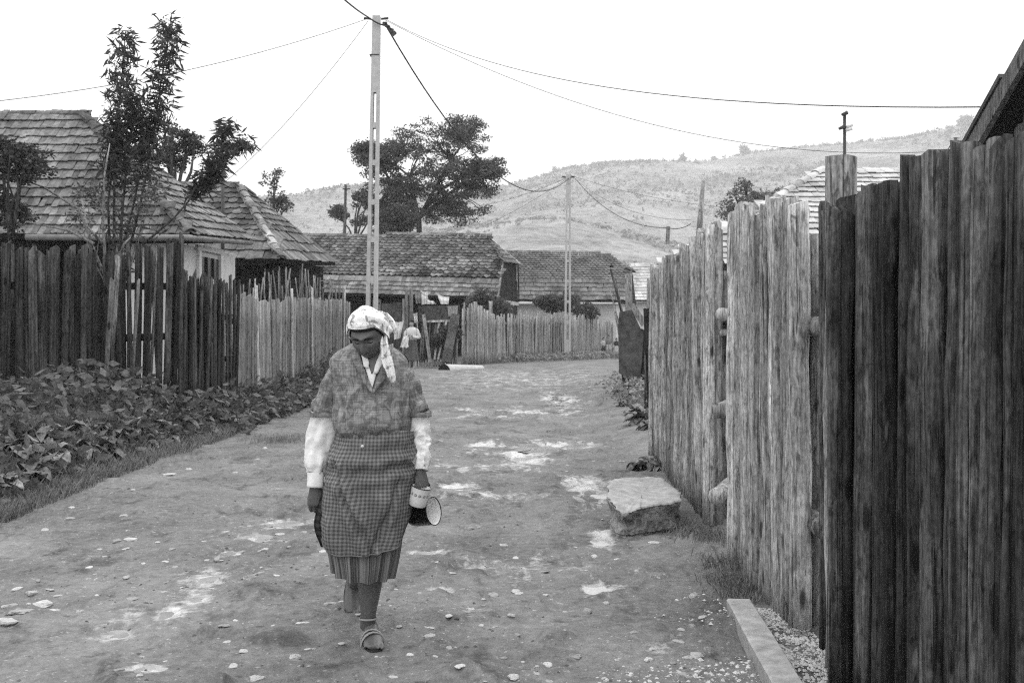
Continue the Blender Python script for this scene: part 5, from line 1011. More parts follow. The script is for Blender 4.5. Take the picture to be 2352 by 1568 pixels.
def head_pts(S):
    """S: unit directions (front is -y) -> head surface in metres, crown to chin about 0.225"""
    x, y, z = S[..., 0] * .073, S[..., 1] * .094, S[..., 2] * .112; low = np.clip(-S[..., 2], 0, 1); fr = np.clip(-S[..., 1], 0, 1)
    x = x * (1 - .34 * low ** 1.4); y = np.where(y < 0, y * (.93 - .02 * low), y * (1 - .45 * low ** 1.2)); f = fr ** .6
    def G(cx, cz, sx, sz): return np.exp(-((x - cx) / sx) ** 2 - ((z - cz) / sz) ** 2) * f
    dy = -.012 * G(0, .026, .045, .010) + .019 * (G(.031, .006, .017, .012) + G(-.031, .006, .017, .012)) - .006 * (G(.031, .004, .010, .007) + G(-.031, .004, .010, .007)) - .008 * (G(.04, -.028, .02, .02) + G(-.04, -.028, .02, .02))
    nose = np.interp(z, [-.052, -.044, -.034, -.02, .012, .03], [0, .7, 1.0, .82, .35, 0]); dy = dy - .034 * nose * np.exp(-(x / np.interp(z, [-.045, -.03, .02], [.015, .014, .009])) ** 2) * f
    dy = dy - .009 * G(0, -.063, .022, .005) - .010 * G(0, -.074, .019, .006) + .007 * G(0, -.0685, .024, .003) - .010 * G(0, -.098, .02, .014) + .004 * G(0, -.084, .02, .005); return np.stack([x, y + dy, z], -1)
def sph(m=64, n=96):
    th = np.linspace(.001, math.pi - .001, m)[:, None]; ph = np.linspace(0, 2 * math.pi, n, endpoint=False)[None]; return np.stack([np.sin(th) * np.sin(ph), -np.sin(th) * np.cos(ph), np.cos(th) + 0 * ph], -1)
# ------------------------------------------------------------------ the walking woman
def woman():
    gx, gy = at(850, 0, WD).x, WD; t = thing('person', 'woman in flowered headscarf, print blouse and checked apron walking head down', 'person', (gx, gy, 0)); body = MB()
    RH = Matrix.Rotation(R(-10), 3, 'Z') @ Matrix.Rotation(R(-4), 3, 'Y') @ Matrix.Rotation(R(25), 3, 'X'); HC = np.array(at(845, 770, WD - .10)); A3 = np.array(RH)
    def hp(S): return head_pts(S) @ A3.T + HC
    S = sph(); Hh = hp(S); body.grid(Hh, closed=True); k = body.n; body.add([Hh[0].mean(0), Hh[-1].mean(0)], [])
    n_ = S.shape[1]; o0 = k - S.shape[0] * n_; body.f += [(o0 + (j + 1) % n_, o0 + j, k) for j in range(n_)] + [(k - n_ + j, k - n_ + (j + 1) % n_, k + 1) for j in range(n_)]
    for s in (-1, 1):                                       # ears
        c = np.array([s * .070, .012, -.004]) @ A3.T + HC; e = [c + np.array([s * .004, .004 * i, (.5 - i / 4) * .055]) for i in range(5)]; body.tube(e, [.004, .010, .011, .009, .005], 8)
    body.tube([at(848, 838, WD + .03), at(847, 815, WD - .02), at(846, 788, WD - .06)], [.07, .058, .052], 14)          # neck
    body.tube([at(850, 815, WD + .03), at(850, 850, WD + .03), at(852, 920, WD), at(858, 985, WD), at(852, 1080, WD), at(850, 1120, WD)], [.06, .10, .105, .105, .13, .11], 16)
    wl, wr = at(725, 1118, WD - .02), at(966, 1080, WD - .04); el, er = at(738, 990, WD + .03), at(962, 985, WD + .04)
    body.tube([at(800, 845, WD + .03), at(768, 872, WD + .03), el, wl], [.04, .042, .038, .027], 12); body.tube([at(898, 845, WD + .03), at(932, 872, WD + .03), er, wr], [.04, .040, .036, .026], 12)
    # left-of-picture hand: hanging, loosely curled, back of the hand to the camera
    def hand(w, dn, sd, bk, sc=1.0, curl=(.5, .8, .6), thumb=1, tdir=None):
        w, dn, sd, bk = Vector(w), Vector(dn).normalized(), Vector(sd).normalized(), Vector(bk).normalized()
        P = []; 
        for i, (l, wd_, th) in enumerate(((-.01, .026, .021), (.02, .031, .019), (.05, .039, .019), (.078, .040, .016), (.088, .034, .012))):
            P.append([w + dn * l * sc + sd * math.cos(a) * wd_ * sc + bk * math.sin(a) * th * sc for a in np.linspace(0, 2 * math.pi, 14, endpoint=False)])
        k = body.n; body.grid(np.array(P), closed=True); body.f.append(tuple(k + j for j in reversed(range(14)))); body.f.append(tuple(k + 56 + j for j in range(14)))
        for f, (ox, L) in enumerate(((-.029, .066), (-.010, .076), (.010, .072), (.028, .056))):
            p = w + dn * (.078 - .004 * abs(f - 1.3)) * sc + sd * ox * sc; a = 0; q = [p - dn * .012 * sc, p]
            for j, sg in enumerate((.46, .30, .26)):
                a += curl[j] * (1 + .12 * (f - 1)); p = p + (dn * math.cos(a) + bk * math.sin(a)) * L * sg * sc; q.append(p)
            body.tube(q, [.0098 * sc, .0096 * sc, .0090 * sc, .0082 * sc, .0065 * sc], 9)
        p = w + dn * .022 * sc + sd * thumb * .026 * sc; td = Vector(tdir) if tdir else (dn * .85 + sd * thumb * .42 + bk * .35); td.normalize(); body.tube([p - sd * thumb * .012 * sc, p + td * .014 * sc, p + td * .040 * sc, p + (td * .9 + dn * .2 + bk * .12) * .066 * sc], [.013 * sc, .0125 * sc, .0105 * sc, .0075 * sc], 9)
    hand(wl, (.02, -.02, -1), (1, .15, 0), (.12, 1, 0), .98, (.35, .75, .55), 1)
    hand(wr, (.06, -.10, -1), (.96, .2, .05), (-.1, .9, .1), .86, (.75, 1.1, .8), -1, (.10, -.25, -1.0))
    # legs: front foot planted, rear foot on its toes
    fk, fa = at(852, 1270, WD - .04), at(846, 1405, WD - .01)
    body.tube([at(865, 1110, WD), fk, at(851, 1330, WD + .005), fa, at(845, 1440, WD + .01)], [.085, .062, .058, .036, .036], 14)
    rk_, ra = at(826, 1280, WD + .08), at(814, 1345, WD + .50)
    body.tube([at(830, 1110, WD), rk_, rk_.lerp(ra, .4), rk_.lerp(ra, .85), ra], [.085, .060, .056, .036, .034], 14)
    def foot(heel, toe, up, w=.043):
        heel, toe, up = Vector(heel), Vector(toe), Vector(up).normalized(); d = (toe - heel).normalized(); sd = d.cross(up).normalized(); P = []; L = (toe - heel).length
        for kk, ww, hh in ((0, .5, .030), (.08, .68, .038), (.3, .70, .045), (.5, .85, .032), (.72, 1.0, .021), (.88, .92, .015), (1.0, .55, .010)):
            c = heel + d * L * kk; P.append([c + sd * math.cos(a) * w * ww + up * (hh + math.sin(a) * hh) for a in np.linspace(0, 2 * math.pi, 12, endpoint=False)])
        k = body.n; body.grid(np.array(P), closed=True); body.f.append(tuple(k + j for j in reversed(range(12)))); body.f.append(tuple(k + 72 + j for j in range(12)))
        for f in range(5): c = heel + d * L * (.93 - .025 * f) + sd * w * (-.78 + .40 * f) * (1 if True else 1); body.tube([c - d * .02 + up * .012, c + d * .018 + up * .012, c + d * (.034 - .003 * f) + up * .008], [.011 - .001 * f, .0105 - .001 * f, .006], 8)
        return d, sd, L
    h0, t0 = Vector((at(845, 0, WD).x, WD + .075, .016)), Vector((at(852, 0, WD - .16).x + .012, WD - .15, .016)); d1, sd1, L1 = foot(h0, t0, (0, 0, 1), .046)
    tt = Vector((at(812, 0, 4.97).x, 4.93, .020)); hh_ = Vector((at(813, 0, 5.12).x, 5.10, .165)); d2, sd2, L2 = foot(hh_, tt, Vector((0, -.75, .65)) , .043)
    remeshed('body', body, M_['skin'], t, .0030, 1)
    # ---- sandals
    sn = thing_part = None
    def sole(heel, toe, up, sd, w, th=.014):
        heel, toe, up = Vector(heel), Vector(toe), Vector(up).normalized(); d = (toe - heel).normalized(); L = (toe - heel).length + .03; b = MB(); o = []
        for a in np.linspace(0, 2 * math.pi, 28, endpoint=False): q = .5 - .5 * math.cos(a); o.append(heel - d * .012 + d * L * q + sd * math.sin(a) * w * (1.0 + .18 * q) * (abs(math.sin(a)) ** -.25 if abs(math.sin(a)) > .01 else 1) * .98)
        b.prism([p - up * th for p in o], up, th); return b
    for (he, to, up, sd, full) in ((h0, t0, Vector((0, 0, 1)), sd1, True), (hh_, tt, Vector((0, -.75, .65)).normalized(), sd2, False)):
        so = sole(he, to, up, sd, .043).build('sandal', M_['sole'], t); d = (Vector(to) - Vector(he)).normalized(); L = (Vector(to) - Vector(he)).length
        for (kk, hgt, ww, rad) in () if not full else ((.66, .052, .052, .009), (.58, .060, .050, .007)):
            c = Vector(he) + d * L * kk; P = np.zeros((11, 4, 3))
            for i, a in enumerate(np.linspace(-.15, math.pi + .15, 11)):
                for j, (ox, oz) in enumerate(((-rad, 0), (rad, 0), (rad, .005), (-rad, .005))): P[i, j] = c + sd * math.cos(a) * (ww + oz) + up * (math.sin(a) * (hgt + oz)) + d * (ox + (.02 if kk > .6 else -.01) * math.cos(a))
            b = MB(); b.grid(P, closed=True); b.build('strap', M_['strap'], so, True)
    P, UV = sleeve([at(846, 1418, WD - .005), at(846, 1422, WD - .006)], [(.042, .044), (.042, .044)], 24, 4, None, False); b = MB(); Q = np.concatenate([P, P[::-1] * 1.0]); b.grid(P, UV); o = b.build('ankle_strap', M_['strap'], t, True)
    sm = o.modifiers.new('th', 'SOLIDIFY'); sm.thickness = .004
    # ---- skirts and apron
    def sk_disp(A, k, y): return .012 * k * np.sin(A * 11 + 2.5 * nz(A * 1.1, A * 0 + y * .008, 3)) + .014 * k * nz(A * 3.0, A * 0 + k * 1.2, 5)
    tb = [(1190, 764, 930, 0, .135), (1230, 758, 924, .0, .14), (1260, 756, 919, .0, .14), (1300, 764, 911, .0, .135), (1323, 768, 905, .005, .13)]
    part('striped_skirt', *shell(tb, 30, 150, disp=sk_disp, zfun=lambda A, k, y: y + k * (0.8 * np.sin(A * 11) - 12 * np.clip(-np.cos(A - .0), 0, 1) * (np.sin(A) > -.3)), p=2.2), M_['skirt'], t)
    td = [(978, 780, 942, .01, .12), (1040, 766, 938, .02, .135), (1100, 748, 934, .035, .145), (1160, 730, 926, .045, .15), (1215, 722, 916, .05, .15), (1256, 738, 906, .05, .14)]
    part('dark_skirt', *shell(td, 36, 110, disp=lambda A, k, y: .010 * k * np.sin(A * 8) + .02 * k * nz(A * 2, A * 0 + k * 3, 8), p=2.2, zfun=lambda A, k, y: y - k * 26 * np.clip(np.sin(A), 0, 1)), M_['skirt_d'], t)
    ta = [(982, 778, 943, .0, .126), (1010, 773, 946, -.004, .140), (1060, 762, 950, -.005, .148), (1110, 752, 951, -.005, .150), (1160, 748, 949, -.005, .152), (1210, 746, 940, -.005, .152), (1260, 750, 926, -.005, .150)]
    def ap_disp(A, k, y):
        c = A / math.pi - .5      # -.5 right .. .5 left
        pull = .010 * np.sin((c * 26 + k * 9)) * np.exp(-((c - .25 + .35 * k) / .16) ** 2) * k - .010 * np.exp(-((c - .34 + .42 * k) / .022) ** 2) * (k > .25) + .006 * np.exp(-((c - .30 + .42 * k) / .03) ** 2) * (k > .25) - .008 * np.exp(-((c + .36 - .30 * k) / .03) ** 2) * sstep((k - .3) / .3)
        hor = .005 * np.sin(k * 34 + 9 * nz(A * 1.5, A * 0 + k * 2, 4)) * np.exp(-((k - .28) / .16) ** 2)
        return 2.6 * pull + 2.4 * hor + .034 * nz(A * 1.7, A * 0 + k * 3.2, 14) + .010 * nz(A * 7, A * 0 + k * 11, 15)
    def ap_z(A, k, y): s = np.abs(A - math.pi / 2) / (math.pi * .56); return y - k * (62 * s ** 2.6 + 6 * np.cos(A)) + (1 - k) * (5 * np.cos(3 * A) + 4 * np.sin(2 * A))
    P, UV = shell(ta, 70, 110, a0=-.16, a1=math.pi + .16, disp=ap_disp, zfun=ap_z, off=.010); ap = part('apron', P, UV, M_['apron'], t); sm = ap.modifiers.new('th', 'SOLIDIFY'); sm.thickness = .004; sm.offset = -1
    hm_ = MB(); hm_.tube([Vector(q) + Vector((0, -.001, .004)) for q in P[-1][::3]], .0032, 5); hm_.build('apron_hem', M_['apron'], ap, True)
    q = P[8, 58]; b = MB(); b.tube([Vector(q) + Vector((0, .004, 0)), Vector(q) + Vector((0, -.008, 0))], .0075, 10); b.build('apron_button', M_['paint'], ap, True)
    # ---- blouse
    tbz = [(783, 818, 878, .035, .058), (795, 797, 897, .035, .085), (808, 776, 920, .030, .105), (826, 761, 936, .025, .118), (850, 760, 940, .015, .124), (890, 765, 945, .005, .132), (925, 768, 945, .0, .148), (952, 767, 947, -.004, .164), (972, 769, 946, -.006, .170), (986, 776, 943, .0, .156), (993, 784, 938, .0, .125), (995, 790, 932, .0, .10)]
    def bl_disp(A, k, y):
        w = sstep((k - .50) / .40); cr = lambda q: 1 - 2 * np.abs(np.sin(q)) ** .6; g_ = .008 * w * cr(A * 9 + 4 * nz(A * 1.3, A * 0 + .3 + k, 21)) + .014 * w * nz(A * 5, A * 0 + k * 2, 22); c = A / math.pi - .5
        dg = .008 * cr(c * 17 - k * 8 + 3 * nz(A, A * 0 + k * 3, 29)) * np.exp(-((c - .1) / .25) ** 2) * sstep((k - .35) / .2) * (1 - w * .4); return 1.5 * g_ + 1.6 * dg + .022 * nz(A * 2.3, A * 0 + k * 5, 23) - .006 * np.exp(-((c - .04 * k) / .012) ** 2) * (k > .45) + .004 * np.exp(-((c - .015 - .04 * k) / .012) ** 2) * (k > .45)
    PB, UVB = shell(tbz, 64, 128, disp=bl_disp, zfun=lambda A, k, y: y + sstep((k - .75) / .25) * (5 * np.sin(3 * A + 1) + 5 * np.clip(np.sin(A), 0, 1) + 3 * np.sin(9 * A))); blo = part('blouse', PB, UVB, M_['blouse'], t)
    def sl_disp(seed, amp=.010): return lambda A, k: amp * nz(np.cos(A) * 2 + 5, np.sin(A) * 2 + k * 6, seed) * 1.6 + .004 * np.sin(k * 20 + np.cos(A) * 3) * k
    P, UV = sleeve([at(806, 836, WD + .03), at(774, 860, WD + .025), at(757, 905, WD + .02), at(743, 950, WD + .015)], [(.014, .036), (.042, .064), (.053, .068), (.063, .066)], 34, 34, sl_disp(31, .022)); sL = part('blouse_sleeve', P, UV, M_['blouse'], blo)
    P, UV = sleeve([at(894, 836, WD + .03), at(928, 860, WD + .03), at(946, 905, WD + .025), at(960, 948, WD + .02)], [(.014, .036), (.042, .064), (.047, .064), (.049, .060)], 34, 34, sl_disp(32, .022)); part('blouse_sleeve', P, UV, M_['blouse'], blo)
    for (c0, c1, r0) in ((at(741, 946, WD + .015), at(741, 956, WD + .014), (.069, .072)), (at(962, 944, WD + .02), at(962, 955, WD + .02), (.058, .068))):
        P, UV = sleeve([c0, c1], [r0, (r0[0] * 1.02, r0[1] * 1.02)], 30, 6, lambda A, k: .004 * np.sin(A * 3)); part('cuff_roll', P, UV, M_['blouse'], blo)
    # white shirt sleeves
    P, UV = sleeve([at(742, 945, WD + .015), at(739, 990, WD + .015), at(734, 1030, WD + .01), at(729, 1064, WD), at(727, 1080, WD - .005), at(725, 1088, WD - .01)], [(.058, .060), (.066, .060), (.064, .058), (.058, .052), (.046, .044), (.038, .036)], 40, 54, lambda A, k: .030 * nz(np.cos(A) * 2.2 + 5, np.sin(A) * 2.2 + k * 4, 33) - .020 * np.abs(nz(np.cos(A) * 2.5 + k * 2, np.sin(A) * 2.5 + k * 6, 34, 2)) + .007 * np.sin(A * 5 + k * 3) * sstep((k - .5) / .5) * 1.0 - .016 * np.exp(-((A - 5.0) / .14) ** 2) * sstep((.9 - k) / .5)); sh = part('shirt_sleeve', P, UV, M_['shirt'], t)
    P, UV = sleeve([at(725, 1084, WD - .008), at(725, 1103, WD - .014), at(724, 1119, WD - .018)], [(.0385, .036), (.0385, .036), (.0395, .037)], 28, 8, lambda A, k: .0015 * np.sin(A * 4)); part('shirt_cuff', P, UV, M_['shirt'], sh)
    P, UV = sleeve([at(962, 944, WD + .02), at(964, 985, WD + .025), at(967, 1020, WD + .01), at(967, 1048, WD - .01), at(965, 1066, WD - .025), at(964, 1080, WD - .035)], [(.046, .055), (.048, .056), (.046, .052), (.042, .048), (.036, .042), (.030, .034)], 40, 60, lambda A, k: .022 * nz(np.cos(A) * 2.2 + 1, np.sin(A) * 2.2 + k * 6, 37) + (.006 - .045 * np.abs(nz(np.cos(A) * 2 + k * 3, np.sin(A) * 1.5 + k * 9, 39, 2))) * sstep((k - .1) / .4)); part('shirt_sleeve', P, UV, M_['shirt'], t)
    # open neck: shirt insert and lapels lie on the blouse front
    tbl = np.array(tbz)
    def front(x_px, y_px, lift):
        xl, xr, yc, hd = [float(np.interp(y_px, tbl[:, 0], tbl[:, k])) for k in (1, 2, 3, 4)]; c = max(-.96, min(.96, (x_px - (xl + xr) / 2) / ((xr - xl) / 2))); dd = WD + yc - hd * (1 - abs(c) ** 2.4) ** (1 / 2.4) - lift; return at(x_px, y_px, dd)
    def patch(name, left, right, mat, lift, rows=14, cols=6, th=.003, parent=blo, puff=.0):
        L = np.array(left, float); Rr = np.array(right, float); P = np.zeros((rows, cols, 3)); UV = np.zeros((rows, cols, 2))
        for i in range(rows):
            k = i / (rows - 1); kl = np.linspace(0, 1, len(L)); a = [np.interp(k, kl, L[:, q]) for q in (0, 1)]; kr = np.linspace(0, 1, len(Rr)); b = [np.interp(k, kr, Rr[:, q]) for q in (0, 1)]
            for j in range(cols): u = j / (cols - 1); x, y = a[0] + (b[0] - a[0]) * u, a[1] + (b[1] - a[1]) * u; P[i, j] = front(x, y, lift + puff * math.sin(math.pi * u)); UV[i, j] = (x / 504., -y / 504.)
        b_ = MB(); b_.grid(P, UV); o = b_.build(name, mat, parent, True); s = o.modifiers.new('th', 'SOLIDIFY'); s.thickness = th; return o
    patch('shirt_front', [(826, 800), (838, 840), (852, 892)], [(884, 800), (868, 845), (855, 892)], M_['shirt'], .016)
    patch('neck_skin', [(834, 800), (845, 832), (853, 858)], [(876, 800), (866, 835), (855, 858)], M_['skin'], .0205, 10, 5, .001)
    patch('lapel', [(806, 790), (812, 830), (838, 882), (856, 902)], [(822, 796), (832, 838), (848, 878), (857, 902)], M_['blouse'], .022, 18, 6, .005, blo, .006)
    patch('lapel', [(886, 796), (878, 838), (864, 875), (857, 900)], [(902, 790), (902, 832), (884, 868), (858, 902)], M_['blouse'], .022, 18, 6, .005, blo, .006)
    patch('shirt_collar', [(828, 806), (833, 826), (836, 842)], [(838, 806), (848, 832), (846, 846)], M_['shirt'], .026, 8, 4, .003, blo, .003); patch('shirt_collar', [(874, 806), (862, 838), (858, 856)], [(886, 802), (880, 832), (866, 858)], M_['shirt'], .026, 8, 4, .003, blo, .003)
    # ---- hair and headscarf
    def cap(a_edge, off, rows, n=96, lump=None, top=math.pi / 2 - .02):
        ph = np.linspace(0, 2 * math.pi, n, endpoint=False); P = np.zeros((rows, n, 3))
        for i in range(rows):
            k = i / (rows - 1); el = a_edge(ph) * (1 - k) + top * k; S = np.stack([np.cos(el) * np.sin(ph), -np.cos(el) * np.cos(ph), np.sin(el)], -1); B = head_pts(S); N_ = B / np.linalg.norm(B, axis=-1, keepdims=True); o = off * np.ones(n) if lump is None else off + lump(ph, k, el); P[i] = (B + N_ * o[:, None]) @ A3.T + HC
        return P
    fr = lambda ph: (np.cos(ph) + 1) / 2
    hair = cap(lambda ph: np.interp(fr(ph), [0, .35, .6, .8, 1], [R(-42), R(-32), R(0), R(24), R(27)]), .004, 10, top=R(60)); b = MB(); b.grid(hair, closed=True); b.build('hair', M_['hair'], t, True)
    def lump(ph, k, el): return .010 * (1 - fr(ph)) + .010 * nz(ph * 1.6, ph * 0 + k * 3, 61) + .004 * np.sin(k * 16 + 2 * np.sin(ph)) * (1 - k) * (np.sin(ph) > -.2) + .006 * math.sin(math.pi * min(1, k * 1.4))
    P = cap(lambda ph: np.interp(fr(ph), [0, .35, .6, .8, 1], [R(-36), R(-22), R(6), R(29), R(33)]), .013, 30, 110, lump); b = MB(); UV = np.stack([np.broadcast_to(np.arange(110) * .006 + .01, (30, 110)), np.broadcast_to(np.arange(30)[:, None] * .006 + .01, (30, 110))], -1); b.grid(P, UV, True); k = b.n; b.add([P[-1].mean(0)], []); b.f += [(k - 110 + j, k - 110 + (j + 1) % 110, k) for j in range(110)]
    inn = cap(lambda ph: np.interp(fr(ph), [0, .35, .6, .8, 1], [R(-36), R(-22), R(6), R(29), R(33)]), .006, 4, 110, None, R(50)); k0 = b.n; b.grid(inn[::-1], None, True); b.f += [(j, (j + 1) % 110, k0 + 3 * 110 + (j + 1) % 110, k0 + 3 * 110 + j) for j in range(110)]
    sc = b.build('headscarf', M_['scarf'], t, True)
    def strip(pts, ws, name, tw=.0, fold=.010, th=.003):
        rows = 18; ks = np.linspace(0, 1, len(pts)); P = np.zeros((rows, 6, 3)); UV = np.zeros((rows, 6, 2))
        for i in range(rows):
            k = i / (rows - 1); x, y, d = [cinterp(k, ks, [q[j] for q in pts]) for j in range(3)]; w = max(.5, float(cinterp(k, ks, ws)))
            for j in range(6): u = j / 5 - .5; P[i, j] = at(x + u * w * math.cos(tw * k), y + u * w * .35, d + fold * math.cos(u * 9 + k * 2) * min(1, w / 12)); UV[i, j] = (.3 + u * .04, .3 + k * .2)
        b = MB(); b.grid(P, UV); o = b.build(name, M_['scarf'], sc, True); s = o.modifiers.new('th', 'SOLIDIFY'); s.thickness = th
    strip([(884, 752, WD - .09), (882, 785, WD - .13), (889, 830, WD - .155), (899, 868, WD - .165), (904, 890, WD - .165)], [8, 16, 27, 18, 1], 'scarf_tail', .2, .012); strip([(880, 716, WD - .03), (893, 732, WD - .03), (902, 750, WD - .035), (906, 766, WD - .04)], [18, 22, 16, 4], 'scarf_flap', .3, .012)
    b = MB(); b.tube([at(880, 748, WD - .06), at(890, 756, WD - .07), at(899, 762, WD - .06)], [.016, .020, .012], 10, True, .1); b.build('scarf_knot', M_['scarf'], sc, True)
    for s in (-1, 1): b = MB(); b.tube([np.array([s * x, y, z]) @ A3.T + HC for x, y, z in ((.012, -.0945, .021), (.028, -.0935, .026), (.046, -.082, .021))], [.003, .0045, .002], 6); b.build('eyebrow', M_['hair'], t, True)
    lp = lambda x, z, o: (np.array([x, 0, z]) + np.array([0, -1, 0]) * o)
    def onface(x, z, lift):
        S = np.array([[x / .073, -1.0, z / .112]]); 
        for _ in range(12):
            S = S / np.linalg.norm(S); q = head_pts(S)[0]; S = S + np.array([[(x - q[0]) / .073, 0, (z - q[2]) / .112]])
        S = S / np.linalg.norm(S); q = head_pts(S)[0] + np.array([0, -lift, 0]); return q @ A3.T + HC
    for s in (-1, 1):
        b = MB(); b.tube([onface(s * x, z, .001) for x, z in ((.018, .000), (.026, -.003), (.034, -.004), (.043, -.001))], [.0012, .002, .002, .001], 6); b.build('eyelash', M_['hair'], t, True)
        b = MB(); b.tube([onface(s * .008, -.046, .0005), onface(s * .012, -.044, .0005)], .0028, 6); b.build('nostril', M_['hair'], t, True)
    b = MB(); b.tube([onface(x, z, .0012) for x, z in ((-.022, -.070), (-.010, -.0675), (0, -.0685), (.010, -.0675), (.022, -.070))], [.001, .0022, .0022, .0022, .001], 6); b.build('mouth_line', M_['hair'], t, True)
    # ---- mug and pot
    def lathe(prof, c, ax, n=40, uvs=True):
        c, ax = Vector(c), Vector(ax).normalized(); x = ax.cross(Vector((0, 1, 0))).normalized(); y = ax.cross(x); A = np.linspace(0, 2 * math.pi, n + 1); P = np.zeros((len(prof), n + 1, 3)); UV = np.zeros((len(prof), n + 1, 2)); zs = [q[1] for q in prof]
        for i, (r, z) in enumerate(prof):
            for j, a in enumerate(A): P[i, j] = c + ax * z + x * math.cos(a) * r + y * math.sin(a) * r; UV[i, j] = (j / n + .001, (z - min(zs)) / (max(zs) - min(zs)))
        return P, UV
    mc = at(958, 1160, WD - .075); ma = Vector((.24, -.10, .97)).normalized(); mg = thing('enamel_mug', 'white printed enamel mug with dark rim hanging from the hand of the woman', 'mug', mc)
    P, UV = lathe([(.001, 0), (.036, 0), (.0385, .004), (.041, .03), (.0445, .088)], mc, ma); part('cup', P, UV, M_['mug'], mg)
    P, UV = lathe([(.0435, .088), (.040, .03), (.037, .006), (.001, .004)], mc, ma); part('inside', P, UV, M_['enamel_w'], mg); b = MB(); x = ma.cross(Vector((0, 1, 0))).normalized(); y = ma.cross(x); b.tube([mc + ma * .0885 + x * math.cos(a) * .0445 + y * math.sin(a) * .0445 for a in np.linspace(0, 2 * math.pi, 33)], .0022, 6, False); b.build('rim', M_['enamel_k'], mg, True)
    b = MB(); b.tube([mc + ma * z - x * .0 + y * -r for z, r in ((.075, .042), (.078, .066), (.055, .074), (.025, .062), (.018, .039))], .0045, 8); b.build('handle', M_['enamel_k'], mg, True)
    pr = at(996, 1173, WD - .02); pa = Vector((.86, -.44, .18)).normalized(); pc = pr - pa * .125; pt = thing('enamel_pot', 'black enamel pot with white inside tipped sideways below the mug', 'pot', pc)
    P, UV = lathe([(.001, 0), (.046, 0), (.054, .008), (.060, .03), (.0625, .125), (.0635, .125)], pc, pa); part('pot_body', P, UV, M_['enamel_k'], pt); P, UV = lathe([(.0615, .126), (.057, .03), (.05, .008), (.001, .006)], pc, pa); part('inside', P, UV, M_['enamel_w'], pt)
    x = pa.cross(Vector((0, 1, 0))).normalized(); y = pa.cross(x); b = MB(); b.tube([pr + x * math.cos(a) * .0632 + y * math.sin(a) * .0632 for a in np.linspace(0, 2 * math.pi, 37)], .0024, 6, False); b.build('rim', M_['enamel_k'], pt, True)
    hd_ = at(972, 1112, WD - .02); b = MB(); b.tube([pr - pa * .04 + Vector((-.01, .0, .062)), hd_ + Vector((.028, .01, -.005)), hd_ + Vector((.012, .012, .024)), hd_ + Vector((-.012, .012, .006)), pr - pa * .09 + Vector((-.01, 0, .06))], .0045, 8); b.build('handle', M_['enamel_k'], pt, True)
woman()
